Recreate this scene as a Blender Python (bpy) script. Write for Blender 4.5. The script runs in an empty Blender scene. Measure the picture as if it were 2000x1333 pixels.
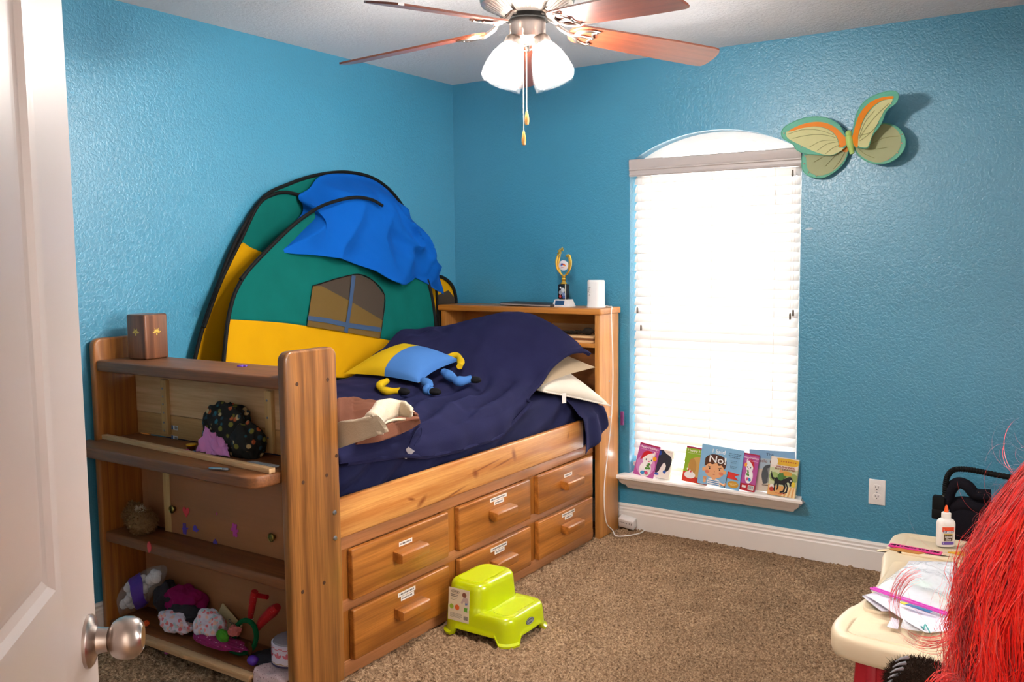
import bpy, bmesh, math, random
import numpy as np
from mathutils import Vector, Matrix, noise

random.seed(7)
S = bpy.context.scene
COL = S.collection

# ------------------------------------------------------------------ camera, world, exposure
CAM_C = np.array([3.2103, -4.2683, 1.4491])
CAM_R = np.array([[0.8352, -0.0429, 0.5482], [0.5498, 0.0835, -0.8311], [-0.0101, 0.9956, 0.0933]])
CAM_F = 1761.65
cam = bpy.data.objects.new('camera', bpy.data.cameras.new('camera'))
COL.objects.link(cam)
_u, _s, _vt = np.linalg.svd(CAM_R)
CAM_R = _u @ _vt
cam.matrix_world = Matrix([list(CAM_R[i]) + [CAM_C[i]] for i in range(3)] + [[0, 0, 0, 1]])
cam.data.sensor_fit = 'HORIZONTAL'
cam.data.sensor_width = 36.0
cam.data.lens = CAM_F / 2000 * 36
cam.data.clip_start = 0.02
S.camera = cam
WORLD_STRENGTH = 17.0
BULB_STRENGTH = 240.0
HALL_POWER = 70.0
w = bpy.data.worlds.new('daylight')
S.world = w
w.use_nodes = True
w.node_tree.nodes['Background'].inputs[0].default_value = (1.0, 0.975, 0.95, 1)
w.node_tree.nodes['Background'].inputs[1].default_value = WORLD_STRENGTH
S.view_settings.view_transform = 'Standard'
S.view_settings.look = 'None'
S.view_settings.gamma = 1.0
S.view_settings.use_curve_mapping = False
S.view_settings.exposure = 0.6
hl = bpy.data.lights.new('hall_fill_light', 'AREA')  # added fill light, unseen behind the camera, to lift the dim room
hl.energy = HALL_POWER
hl.size = 0.5
hl.color = (1.0, 0.96, 0.92)
ho = bpy.data.objects.new('hall_fill_light', hl)
ho.location = (3.05, -5.9, 2.40)
COL.objects.link(ho)


def ray(p):
    return CAM_R @ np.array([p[0] - 1000.0, -(p[1] - 666.5), -CAM_F])


def on(axis, val, p):
    """the point of the place that a sight line through photo pixel p meets on an axis plane"""
    i = 'xyz'.index(axis)
    r = ray(p)
    return CAM_C + r * ((val - CAM_C[i]) / r[i])


def onp(p, o, n):
    r = ray(p)
    o = np.array(o, float)
    n = np.array(n, float)
    return CAM_C + r * (np.dot(o - CAM_C, n) / np.dot(r, n))


# ------------------------------------------------------------------ materials
def lin(h):
    if isinstance(h, (tuple, list)):
        return tuple(h[:3]) + (1,)
    h = h.lstrip('#')
    o = []
    for i in (0, 2, 4):
        c = int(h[i:i + 2], 16) / 255
        o.append(c / 12.92 if c <= .04045 else ((c + .055) / 1.055) ** 2.4)
    return tuple(o) + (1,)


_mc = {}


class NT:
    def __init__(s, name):
        s.m = bpy.data.materials.new(name)
        s.m.use_nodes = True
        s.t = s.m.node_tree
        s.b = s.t.nodes['Principled BSDF']
        s.out = s.t.nodes['Material Output']

    def n(s, typ, **kw):
        x = s.t.nodes.new(typ)
        for k, v in kw.items():
            if k[0] == 'i' and k[1:].isdigit():
                x.inputs[int(k[1:])].default_value = v
            elif k in x.inputs.keys():
                x.inputs[k].default_value = v
            else:
                setattr(x, k, v)
        return x

    def l(s, a, b):
        s.t.links.new(a, b)

    def ramp(s, fac, stops):
        r = s.n('ShaderNodeValToRGB')
        e = r.color_ramp.elements
        while len(e) < len(stops):
            e.new(0.5)
        for k, (p, c) in enumerate(stops):
            e[k].position = p
            e[k].color = c
        s.l(fac, r.inputs[0])
        return r.outputs[0]

    def mix(s, fac, a, b, mode='MIX'):
        x = s.n('ShaderNodeMix', data_type='RGBA', blend_type=mode)
        for sock, v in ((x.inputs[0], fac), (x.inputs[6], a), (x.inputs[7], b)):
            if hasattr(v, 'links') or hasattr(v, 'is_linked'):
                s.l(v, sock)
            else:
                sock.default_value = v
        return x.outputs[2]

    def coords(s, scale=(1, 1, 1), kind='Object', rot=(0, 0, 0)):
        tc = s.n('ShaderNodeTexCoord')
        mp = s.n('ShaderNodeMapping')
        mp.inputs['Scale'].default_value = scale
        mp.inputs['Rotation'].default_value = rot
        s.l(tc.outputs[kind], mp.inputs[0])
        return mp.outputs[0]

    def noise(s, co, scale, detail=2.0, rough=.5, dist=0.0):
        x = s.n('ShaderNodeTexNoise')
        x.inputs['Scale'].default_value = scale
        x.inputs['Detail'].default_value = detail
        x.inputs['Roughness'].default_value = rough
        x.inputs['Distortion'].default_value = dist
        s.l(co, x.inputs['Vector'])
        return x.outputs[0]

    def bump(s, h, strength, dist=.01):
        x = s.n('ShaderNodeBump')
        x.inputs['Strength'].default_value = strength
        x.inputs['Distance'].default_value = dist
        s.l(h, x.inputs['Height'])
        s.l(x.outputs[0], s.b.inputs['Normal'])


def scl(c, k):
    return (min(1, c[0] * k), min(1, c[1] * k), min(1, c[2] * k), 1)


def mat(h, rough=.5, metal=0.0, var=.08, scale=30.0, bump=0.0, bscale=200.0, sheen=0.0, coat=0.0, spec=.5, emit=0.0,
        trans=0.0, name=None):
    key = (str(h), rough, metal, var, scale, bump, bscale, sheen, coat, spec, emit, trans)
    if key in _mc:
        return _mc[key]
    t = NT(name or 'surface_' + str(len(_mc)))
    c = lin(h)
    co = t.coords()
    nz = t.noise(co, scale, 3)
    t.l(t.mix(nz, scl(c, 1 - var), scl(c, 1 + var)), t.b.inputs['Base Color'])
    t.b.inputs['Roughness'].default_value = rough
    t.b.inputs['Metallic'].default_value = metal
    t.b.inputs['Specular IOR Level'].default_value = spec
    if sheen:
        t.b.inputs['Sheen Weight'].default_value = sheen
        t.b.inputs['Sheen Roughness'].default_value = .4
    if coat:
        t.b.inputs['Coat Weight'].default_value = coat
        t.b.inputs['Coat Roughness'].default_value = .1
    if emit:
        t.b.inputs['Emission Color'].default_value = c
        t.b.inputs['Emission Strength'].default_value = emit
    if bump:
        t.bump(t.noise(co, bscale, 3), bump, .004)
    if trans:
        tr = t.n('ShaderNodeBsdfTranslucent')
        tr.inputs[0].default_value = c
        ms = t.n('ShaderNodeMixShader')
        ms.inputs[0].default_value = trans
        t.l(t.b.outputs[0], ms.inputs[1])
        t.l(tr.outputs[0], ms.inputs[2])
        t.l(ms.outputs[0], t.out.inputs[0])
    _mc[key] = t.m
    return t.m


def wood(light, dark, axis='y', across=1.0, rough=.34, knots=0, ring=.55, name='wood', fibre=.5, coat=.25, spots=()):
    t = NT(name)
    L, D = lin(light), lin(dark)
    i = 'xyz'.index(axis)

    def sc(g, a):
        v = [a, a, a]
        v[i] = g
        return tuple(v)
    co = t.coords(sc(.55, 5.0 * across))
    warp = t.noise(t.coords(sc(1.0, 4.0)), 1.5, 2)
    wv = t.n('ShaderNodeTexWave', wave_type='RINGS')
    wv.rings_direction = 'XYZ'[i]
    wv.inputs['Scale'].default_value = 1.5
    wv.inputs['Distortion'].default_value = 9.0
    wv.inputs['Detail'].default_value = 3.0
    wv.inputs['Detail Scale'].default_value = 1.0
    wv.inputs['Detail Roughness'].default_value = .6
    t.l(co, wv.inputs['Vector'])
    r1 = t.ramp(wv.outputs['Fac'], [(0.0, (0, 0, 0, 1)), (.55, (.35, .35, .35, 1)), (1, (1, 1, 1, 1))])
    fb = t.noise(t.coords(sc(5, 190 * across)), 1.0, 3, .65)
    fr = t.ramp(fb, [(.35, (0, 0, 0, 1)), (.7, (1, 1, 1, 1))])
    st = t.ramp(t.noise(t.coords(sc(.8, 30 * across)), 1.0, 3, .6), [(.35, (0, 0, 0, 1)), (.68, (1, 1, 1, 1))])
    c1 = t.mix(t.mix(.5, r1, st), L, t.mix(ring, L, D))
    c2 = t.mix(t.mix(fibre, (0, 0, 0, 1), fr), c1, D)
    bl = t.ramp(warp, [(.3, (.86, .86, .86, 1)), (.7, (1.12, 1.12, 1.12, 1))])
    c3 = t.mix(1.0, c2, bl, 'MULTIPLY')
    if knots:
        vo = t.n('ShaderNodeTexVoronoi')
        vo.inputs['Scale'].default_value = 1.0
        t.l(t.coords(sc(1.5 * knots, 5.0 * knots)), vo.inputs['Vector'])
        k = t.ramp(vo.outputs['Distance'], [(.03, (1, 1, 1, 1)), (.075, (.35, .35, .35, 1)), (.13, (0, 0, 0, 1))])
        c3 = t.mix(k, c3, scl(D, .45))
    # single knots and resin streaks at their own places: (along, up, half length, half height, turn)
    for (ky, kz, ry, rz, rot) in spots:
        tc = t.n('ShaderNodeTexCoord')
        sb = t.n('ShaderNodeVectorMath', operation='SUBTRACT')
        t.l(tc.outputs['Object'], sb.inputs[0])
        sb.inputs[1].default_value = (0, ky + 1.2, kz)
        mp = t.n('ShaderNodeMapping')
        mp.vector_type = 'TEXTURE'
        mp.inputs['Rotation'].default_value = (rot, 0, 0)
        mp.inputs['Scale'].default_value = (1e3, ry, rz)
        t.l(sb.outputs[0], mp.inputs[0])
        ln = t.n('ShaderNodeVectorMath', operation='LENGTH')
        t.l(mp.outputs[0], ln.inputs[0])
        k = t.ramp(ln.outputs['Value'], [(.15, (.85, .85, .85, 1)), (.55, (.5, .5, .5, 1)), (1.0, (0, 0, 0, 1))])
        c3 = t.mix(k, c3, lin('7a3408'))
    t.l(c3, t.b.inputs['Base Color'])
    t.b.inputs['Roughness'].default_value = rough
    t.b.inputs['Coat Weight'].default_value = coat
    t.b.inputs['Coat Roughness'].default_value = .25
    t.bump(fb, .06, .003)
    return t.m


def wall_mat(h):
    t = NT('textured_teal_wall_paint')
    c = lin(h)
    co = t.coords()
    n1 = t.noise(co, 78, 3, .55, .6)
    h1 = t.ramp(n1, [(.40, (0, 0, 0, 1)), (.52, (.8, .8, .8, 1)), (.62, (1, 1, 1, 1))])
    n2 = t.noise(co, 260, 2)
    hh = t.mix(.25, h1, n2)
    big = t.noise(co, 1.3, 2)
    t.l(t.mix(big, scl(c, .94), scl(c, 1.06)), t.b.inputs['Base Color'])
    t.b.inputs['Roughness'].default_value = .34
    t.b.inputs['Specular IOR Level'].default_value = .9
    t.b.inputs['Coat Weight'].default_value = .28
    t.b.inputs['Coat Roughness'].default_value = .40
    t.bump(hh, .34, .0035)
    return t.m


def ceil_mat():
    t = NT('textured_ceiling_paint')
    co = t.coords()
    n1 = t.noise(co, 60, 3, .6, .5)
    t.b.inputs['Base Color'].default_value = lin('e2e0e2')
    t.b.inputs['Roughness'].default_value = .85
    t.bump(t.ramp(n1, [(.4, (0, 0, 0, 1)), (.6, (1, 1, 1, 1))]), .35, .005)
    return t.m


def carpet_mat():
    t = NT('tan_shag_carpet')
    co = t.coords()
    n1 = t.noise(co, 120, 3, .7)
    n2 = t.noise(co, 5, 3)
    c1 = t.ramp(n1, [(.28, lin('513e2e')), (.5, lin('9a7c60')), (.72, lin('c9ab8a'))])
    c2 = t.ramp(n2, [(.3, (.88, .88, .88, 1)), (.7, (1.1, 1.1, 1.1, 1))])
    t.l(t.mix(1.0, c1, c2, 'MULTIPLY'), t.b.inputs['Base Color'])
    t.b.inputs['Roughness'].default_value = 1.0
    t.b.inputs['Specular IOR Level'].default_value = .05
    t.bump(n1, .7, .01)
    return t.m


def cloth_mat(h, bump=.4, sc=700, sheen=.3, h2=None, scale=9, name='cloth'):
    t = NT(name)
    c = lin(h)
    d = lin(h2) if h2 else scl(c, .8)
    co = t.coords()
    t.l(t.mix(t.noise(co, scale, 3), d, c), t.b.inputs['Base Color'])
    t.b.inputs['Roughness'].default_value = .92
    t.b.inputs['Specular IOR Level'].default_value = .15
    t.b.inputs['Sheen Weight'].default_value = sheen
    t.b.inputs['Sheen Roughness'].default_value = .35
    t.b.inputs['Sheen Tint'].default_value = scl(c, 2.2)
    t.bump(t.noise(co, sc, 2), bump, .002)
    return t.m


def spot_mat(base, cols, scale=40, name='patterned_cloth', thr=.42):
    """cloth with scattered blotches of several colours"""
    t = NT(name)
    co = t.coords()
    c = lin(base)
    cur = c
    for k, hx in enumerate(cols):
        mp = t.n('ShaderNodeMapping')
        mp.inputs['Location'].default_value = (3.1 * k, 1.7 * k, .9 * k)
        t.l(co, mp.inputs[0])
        vo = t.n('ShaderNodeTexVoronoi')
        vo.inputs['Scale'].default_value = scale
        t.l(mp.outputs[0], vo.inputs['Vector'])
        f = t.ramp(vo.outputs['Distance'], [(thr - .12, (1, 1, 1, 1)), (thr - .05, (0, 0, 0, 1))])
        cur = t.mix(f, cur, lin(hx))
    t.l(cur, t.b.inputs['Base Color'])
    t.b.inputs['Roughness'].default_value = .9
    t.bump(t.noise(co, 500, 2), .3, .002)
    return t.m


def clear_mat(tint=(.95, .97, 1, 1), alpha=.72, rough=.12, white=.3, name='clear_plastic'):
    t = NT(name)
    t.b.inputs['Base Color'].default_value = tint
    t.b.inputs['Roughness'].default_value = rough
    t.b.inputs['Specular IOR Level'].default_value = .9
    tr = t.n('ShaderNodeBsdfTransparent')
    ms = t.n('ShaderNodeMixShader')
    ms.inputs[0].default_value = alpha
    t.l(t.b.outputs[0], ms.inputs[1])
    t.l(tr.outputs[0], ms.inputs[2])
    t.l(ms.outputs[0], t.out.inputs[0])
    nz = t.noise(t.coords(), 45, 3)
    t.bump(nz, .5, .006)
    return t.m


def shade_glass():
    t = NT('seeded_shade_glass')
    g = t.n('ShaderNodeBsdfGlossy')
    g.inputs['Roughness'].default_value = .08
    tr = t.n('ShaderNodeBsdfTransparent')
    tr.inputs[0].default_value = (.97, .97, .97, 1)
    df = t.n('ShaderNodeBsdfDiffuse')
    lw = t.n('ShaderNodeLayerWeight')
    lw.inputs[0].default_value = .25
    a = t.n('ShaderNodeMixShader')
    a.inputs[0].default_value = .004
    t.l(tr.outputs[0], a.inputs[1])
    t.l(df.outputs[0], a.inputs[2])
    ms = t.n('ShaderNodeMixShader')
    mu = t.n('ShaderNodeMath', operation='MULTIPLY')
    mu.inputs[1].default_value = .05
    t.l(lw.outputs['Fresnel'], mu.inputs[0])
    t.l(mu.outputs[0], ms.inputs[0])
    t.l(a.outputs[0], ms.inputs[1])
    t.l(g.outputs[0], ms.inputs[2])
    t.l(ms.outputs[0], t.out.inputs[0])
    bp = t.n('ShaderNodeBump')
    bp.inputs['Strength'].default_value = .7
    bp.inputs['Distance'].default_value = .003
    t.l(t.noise(t.coords(), 190, 2), bp.inputs['Height'])
    t.l(bp.outputs[0], g.inputs['Normal'])
    return t.m


def glass_mat():
    t = NT('window_glass')
    g = t.n('ShaderNodeBsdfGlossy')
    g.inputs['Roughness'].default_value = .02
    tr = t.n('ShaderNodeBsdfTransparent')
    fr = t.n('ShaderNodeFresnel')
    ms = t.n('ShaderNodeMixShader')
    t.l(fr.outputs[0], ms.inputs[0])
    t.l(tr.outputs[0], ms.inputs[1])
    t.l(g.outputs[0], ms.inputs[2])
    t.l(ms.outputs[0], t.out.inputs[0])
    return t.m


# ------------------------------------------------------------------ mesh builder
class B:
    def __init__(s):
        s.v, s.f, s.m, s.mats = [], [], [], []

    def mi(s, m):
        if m not in s.mats:
            s.mats.append(m)
        return s.mats.index(m)

    def add(s, vs, fs, m):
        k = len(s.v)
        s.v += [tuple(float(c) for c in v) for v in vs]
        s.f += [tuple(i + k for i in f) for f in fs]
        s.m += [s.mi(m)] * len(fs)
        return s

    def addbm(s, bm, m):
        bm.verts.ensure_lookup_table()
        bm.verts.index_update()
        s.add([v.co[:] for v in bm.verts], [[v.index for v in f.verts] for f in bm.faces], m)
        bm.free()
        return s

    def box(s, lo, hi, m, bev=0.0, seg=2, M=None):
        bm = bmesh.new()
        bmesh.ops.create_cube(bm, size=1)
        for v in bm.verts:
            v.co = Vector([(lo[i] + hi[i]) / 2 + v.co[i] * (hi[i] - lo[i]) for i in range(3)])
        if bev:
            bmesh.ops.bevel(bm, geom=bm.edges[:], offset=bev, segments=seg, affect='EDGES', profile=.5)
        if M is not None:
            bm.transform(M)
        return s.addbm(bm, m)

    def prism(s, poly, o, u, v, n, d, m, bev=0.0, seg=2):
        """polygon in the (u,v) plane at o, thickness d away along n"""
        o, u, v, n = (np.array(a, float) for a in (o, u, v, n))
        bm = bmesh.new()
        vs = [bm.verts.new(o + u * a + v * b) for a, b in poly]
        f = bm.faces.new(vs)
        r = bmesh.ops.extrude_face_region(bm, geom=[f])
        bmesh.ops.translate(bm, vec=Vector(n * d), verts=[e for e in r['geom'] if isinstance(e, bmesh.types.BMVert)])
        bmesh.ops.recalc_face_normals(bm, faces=bm.faces[:])
        if bev:
            bmesh.ops.bevel(bm, geom=bm.edges[:], offset=bev, segments=seg, affect='EDGES', profile=.5)
        return s.addbm(bm, m)

    def flat(s, pts, m):
        return s.add(pts, [tuple(range(len(pts)))], m)

    def tube(s, path, r, m, n=8, closed=False, cap=True):
        P = [np.array(p, float) for p in path]
        N = len(P)
        rs = r if isinstance(r, (list, tuple, np.ndarray)) else [r] * N
        T = []
        for i in range(N):
            a = P[(i - 1) % N] if (closed or i > 0) else P[i]
            b = P[(i + 1) % N] if (closed or i < N - 1) else P[i]
            t = b - a
            T.append(t / (np.linalg.norm(t) + 1e-12))
        ref = np.array([0, 0, 1.0]) if abs(T[0][2]) < .9 else np.array([1.0, 0, 0])
        x = np.cross(T[0], ref)
        x /= np.linalg.norm(x)
        vs, fs = [], []
        for i in range(N):
            x = x - T[i] * np.dot(x, T[i])
            x /= np.linalg.norm(x) + 1e-12
            y = np.cross(T[i], x)
            for k in range(n):
                a = 2 * math.pi * k / n
                vs.append(P[i] + (x * math.cos(a) + y * math.sin(a)) * rs[i])
        for i in range(N if closed else N - 1):
            for k in range(n):
                a, b = i * n + k, i * n + (k + 1) % n
                c, d = ((i + 1) % N) * n + (k + 1) % n, ((i + 1) % N) * n + k
                fs.append((a, b, c, d))
        if cap and not closed:
            fs.append(tuple(range(n))[::-1])
            fs.append(tuple(range((N - 1) * n, N * n)))
        return s.add(vs, fs, m)

    def lathe(s, prof, m, n=24, M=None, o=(0, 0, 0)):
        vs, fs = [], []
        for r, z in prof:
            for k in range(n):
                a = 2 * math.pi * k / n
                p = Vector((r * math.cos(a), r * math.sin(a), z))
                if M is not None:
                    p = M @ p
                vs.append((p[0] + o[0], p[1] + o[1], p[2] + o[2]))
        for i in range(len(prof) - 1):
            for k in range(n):
                fs.append((i * n + k, i * n + (k + 1) % n, (i + 1) * n + (k + 1) % n, (i + 1) * n + k))
        if prof[0][0] > 1e-6:
            fs.append(tuple(range(n))[::-1])
        if prof[-1][0] > 1e-6:
            fs.append(tuple(range((len(prof) - 1) * n, len(prof) * n)))
        return s.add(vs, fs, m)

    def ell(s, c, r, m, n=16, M=None):
        prof = [(max(1e-7, math.sin(math.pi * i / n)), -math.cos(math.pi * i / n)) for i in range(n + 1)]
        MM = Matrix.Diagonal((r[0], r[1], r[2])).to_3x3()
        if M is not None:
            MM = M @ MM
        return s.lathe(prof, m, n * 2, MM, c)

    def sheet(s, G, m):
        """grid of points -> quads"""
        a, b = len(G), len(G[0])
        vs = [p for row in G for p in row]
        fs = [(i * b + j, i * b + j + 1, (i + 1) * b + j + 1, (i + 1) * b + j) for i in range(a - 1) for j in range(b - 1)]
        return s.add(vs, fs, m)

    def build(s, name, parent=None, loc=None, angle=38, thick=0, flatshade=False, sub=0):
        off = np.zeros(3)
        if parent is not None:
            top = parent
            while top.parent:
                top = top.parent
            off = np.array(top.location)
        elif loc is not None:
            off = np.array(loc, float)
        me = bpy.data.meshes.new(name)
        V = np.array(s.v) - off
        me.from_pydata([tuple(v) for v in V], [], s.f)
        for m in s.mats:
            me.materials.append(m)
        me.polygons.foreach_set('material_index', s.m)
        bm = bmesh.new()
        bm.from_mesh(me)
        bmesh.ops.remove_doubles(bm, verts=bm.verts[:], dist=1e-6)
        bmesh.ops.recalc_face_normals(bm, faces=bm.faces[:])
        bm.to_mesh(me)
        bm.free()
        if not flatshade:
            me.shade_smooth()
            me.set_sharp_from_angle(angle=math.radians(angle))
        o = bpy.data.objects.new(name, me)
        COL.objects.link(o)
        if parent is not None:
            o.parent = parent
        elif loc is not None:
            o.location = loc
        if thick:
            md = o.modifiers.new('thickness', 'SOLIDIFY')
            md.thickness = thick
            md.offset = 0
        if sub:
            md = o.modifiers.new('smooth', 'SUBSURF')
            md.levels = md.render_levels = sub
        return o


def tag(o, label, cat, group=None):
    o['label'] = label
    o['category'] = cat
    if group:
        o['group'] = group
    return o


def struct(o):
    o['kind'] = 'structure'
    return o


def thing(name, label, cat, loc, group=None):
    o = bpy.data.objects.new(name, None)
    o.empty_display_size = .05
    o.location = loc
    COL.objects.link(o)
    return tag(o, label, cat, group)


def txt(b, s, size, o, u, v, n, m, off=.0004, bold=0.0, width=None):
    """lettering in the plane (u right, v up), centred on o; width squeezes the line to a given length"""
    cu = bpy.data.curves.new('lettering', 'FONT')
    cu.body = s
    cu.size = size
    cu.align_x = 'CENTER'
    cu.align_y = 'CENTER'
    cu.offset = bold
    ob = bpy.data.objects.new('lettering', cu)
    COL.objects.link(ob)
    dg = bpy.context.evaluated_depsgraph_get()
    me = bpy.data.meshes.new_from_object(ob.evaluated_get(dg))
    o, u, v, n = (np.array(a, float) for a in (o, u, v, n))
    k = 1.0
    if width and len(me.vertices):
        xs = [q.co[0] for q in me.vertices]
        k = width / max(1e-6, max(xs) - min(xs))
    b.add([o + u * q.co[0] * k + v * q.co[1] + n * off for q in me.vertices], [tuple(p.vertices) for p in me.polygons], m)
    bpy.data.objects.remove(ob)
    bpy.data.meshes.remove(me)
    bpy.data.curves.remove(cu)


def nz(p, s=1.0, seed=0.0):
    return noise.noise(Vector((p[0] * s + seed, p[1] * s + seed * .7, p[2] * s - seed * .3)))


def ridge(p, s, seed=0.0):
    return 1 - 2 * abs(nz(p, s, seed))


def smooth(a, b, x):
    t = max(0.0, min(1.0, (x - a) / (b - a)))
    return t * t * (3 - 2 * t)


def cr(pts, n=8):
    """Catmull-Rom through points"""
    P = [np.array(p, float) for p in pts]
    P = [2 * P[0] - P[1]] + P + [2 * P[-1] - P[-2]]
    o = []
    for i in range(1, len(P) - 2):
        for k in range(n):
            t = k / n
            a, b, c, d = P[i - 1:i + 3]
            o.append(.5 * ((2 * b) + (c - a) * t + (2 * a - 5 * b + 4 * c - d) * t * t + (3 * b - a - 3 * c + d) * t ** 3))
    o.append(P[-2])
    return o


def interp(x, xs, ys):
    return float(np.interp(x, xs, ys))


def blob(c, r, m, seed, amp=.28, fr=1.6, fold=.35, floor=None, n=34, b=None, rot=0.0):
    """a crumpled bundle of cloth resting on z = floor"""
    b = b or B()
    c = np.array(c, float)
    R = Matrix.Rotation(rot, 3, 'Z')
    vs, fs = [], []
    for i in range(n + 1):
        th = math.pi * i / n
        for k in range(2 * n):
            ph = math.pi * k / n
            d = np.array((math.sin(th) * math.cos(ph), math.sin(th) * math.sin(ph), math.cos(th)))
            f = 1 + amp * nz(d, fr, seed) + fold * .35 * ridge(d + .35 * np.array((nz(d, 2, seed + 9), nz(d, 2, seed + 5), nz(d, 2, seed + 6))), 1.25, seed + 3) \
                + .06 * ridge(d, 2.7, seed + 1) + .02 * nz(d, 6, seed + 2)
            q = R @ Vector(d * np.array(r) * f)
            p = c + np.array(q)
            if floor is not None and p[2] < floor:
                p[2] = floor
            vs.append(p)
    for i in range(n):
        for k in range(2 * n):
            fs.append((i * 2 * n + k, (i + 1) * 2 * n + k, (i + 1) * 2 * n + (k + 1) % (2 * n), i * 2 * n + (k + 1) % (2 * n)))
    b.add(vs, fs, m)
    return b


# ------------------------------------------------------------------ shared materials
TEAL = wall_mat('3c8dad')
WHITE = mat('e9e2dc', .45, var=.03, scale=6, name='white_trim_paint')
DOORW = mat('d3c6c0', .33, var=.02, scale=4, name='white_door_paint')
CEIL = ceil_mat()
CARPET = carpet_mat()
W_POST = wood('b07439', '4f2a0d', 'z', .9, name='post_pine', ring=.8)
W_POST2 = wood('b5722f', '6e3a10', 'z', 1.3, name='panel_pine', ring=.6)
W_RAIL = wood('dfa35c', 'a85a18', 'y', .9, name='rail_pine', ring=.85, spots=((-1.66, .525, .045, .016, .5), (-1.72, .548, .03, .008, -.3), (-1.02, .585, .020, .040, .35), (-1.10, .565, .13, .006, .12), (-1.31, .560, .03, .022, -.6), (-1.24, .575, .16, .005, .1), (-.545, .583, .010, .024, -.2), (-1.45, .512, .10, .006, .15)))
W_FRAME = wood('b97c4e', '8a542c', 'y', .8, name='case_frame_pine', ring=.35)
W_DRAW = wood('c27b33', '713c0d', 'y', 1.0, name='drawer_oak', ring=.85)
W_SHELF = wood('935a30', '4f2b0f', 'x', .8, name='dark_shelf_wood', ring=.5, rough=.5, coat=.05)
W_HEAD = wood('cf8a40', '935216', 'x', .8, name='headboard_pine', ring=.45)
W_HEADV = wood('d3954e', '98551a', 'z', .8, name='headboard_post_pine', ring=.45)
W_RAW = wood('dfb88a', 'ad7d48', 'x', .5, name='raw_pine', ring=.45, rough=.7, coat=0, knots=.55)
W_RAWZ = wood('d6b178', 'a97f45', 'z', 1.0, name='raw_pine_batten', ring=.4, rough=.7, coat=0)
W_HARD = wood('a87148', '875431', 'x', .35, name='brown_hardboard', ring=.25, rough=.6, coat=.05, fibre=.15)
W_BLADE = wood('7c3e27', '4a2014', 'x', 1.2, name='cherry_blade', ring=.5, coat=.6)
NAVY = cloth_mat('232447', .5, 500, .5, '181836', name='navy_fleece')
NAVYS = cloth_mat('252749', .3, 600, .35, '1b1d3a', name='navy_sheet')
BLACK = mat('0c0b0a', .75, spec=.25, name='black_trim')
NICKEL = mat('b8aca4', .28, 1.0, var=.05, scale=20, name='brushed_nickel')
BRASS = mat('8a7a42', .3, 1.0, name='antique_brass')
GOLD = mat('e0b44a', .25, .6, name='gold_plastic')
STEEL = mat('9aa0a8', .3, 1.0, name='steel')
HOLE = mat('4a2d18', .8, name='plug_wood')
CLEAR = clear_mat()
# ------------------------------------------------------------------ room shell
XR, YF = 3.85, -4.14           # right wall, front wall (the doorway the photo is taken from)
WX0, WX1, WZ0 = 1.133, 2.010, 0.295
b = B()
arch_x = list(np.linspace(WX0, WX1, 33))


def arch_z(x):
    t = (x - (WX0 + WX1) / 2) / ((WX1 - WX0) / 2)
    dx = t * (WX1 - WX0) / 2
    return 2.053 - (.82 - math.sqrt(.82 ** 2 - dx * dx))


b.flat([(0, 0, 0), (WX0, 0, 0), (WX0, 0, 2.44), (0, 0, 2.44)], TEAL)
b.flat([(WX1, 0, 0), (XR, 0, 0), (XR, 0, 2.44), (WX1, 0, 2.44)], TEAL)
b.flat([(WX0, 0, 0), (WX1, 0, 0), (WX1, 0, WZ0), (WX0, 0, WZ0)], TEAL)
for a, c in zip(arch_x[:-1], arch_x[1:]):
    b.flat([(a, 0, arch_z(a)), (c, 0, arch_z(c)), (c, 0, 2.44), (a, 0, 2.44)], TEAL)
DEP = .125
loop = [(WX0, WZ0)] + [(x, arch_z(x)) for x in arch_x] + [(WX1, WZ0)]
for (xa, za), (xc, zc) in zip(loop, loop[1:] + loop[:1]):
    b.flat([(xa, 0, za), (xc, 0, zc), (xc, DEP, zc), (xa, DEP, za)], TEAL)
for (xa, za), (xc, zc) in zip(loop[:-1], loop[1:]):       # outer skin of the wall round the opening
    b.flat([(xa, DEP, za), (xc, DEP, zc), (xc, .2, zc), (xa, .2, za)], WHITE)
struct(b.build('wall_back', angle=25))
struct(B().box((-.1, -4.14, 0), (0, 0, 2.44), TEAL).build('wall_left'))
PALE = mat('ebe7e2', .6, var=.02, scale=5, name='pale_bounce_paint')  # unseen right and front walls made pale to bounce light onto the bookcase
RW = (-2.55, -1.55, .95, 2.08)          # invented opening in the unseen right wall, added to let in fill daylight
b = B()
b.box((XR, -4.14, 0), (XR + .12, RW[0], 2.44), PALE)
b.box((XR, RW[1], 0), (XR + .12, 0, 2.44), PALE)
b.box((XR, RW[0], 0), (XR + .12, RW[1], RW[2]), PALE)
b.box((XR, RW[0], RW[3]), (XR + .12, RW[1], 2.44), PALE)
struct(b.build('wall_right'))
b = None
b = B()
b.box((-.1, YF - .12, 0), (2.62, YF, 2.44), PALE)
b.box((3.46, YF - .12, 0), (XR + .1, YF, 2.44), PALE)
b.box((2.62, YF - .12, 2.06), (3.46, YF, 2.44), PALE)
struct(b.build('wall_front'))
b = B()
b.box((1.9, -6.6, 0), (2.0, YF - .12, 2.44), WHITE)
b.box((4.0, -6.6, 0), (4.1, YF - .12, 2.44), WHITE)
b.box((1.9, -6.7, 0), (4.1, -6.6, 2.44), WHITE)
struct(b.build('wall_hall'))
struct(B().box((-.1, -6.7, 2.44), (4.1, .2, 2.54), CEIL).build('ceiling'))

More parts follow.
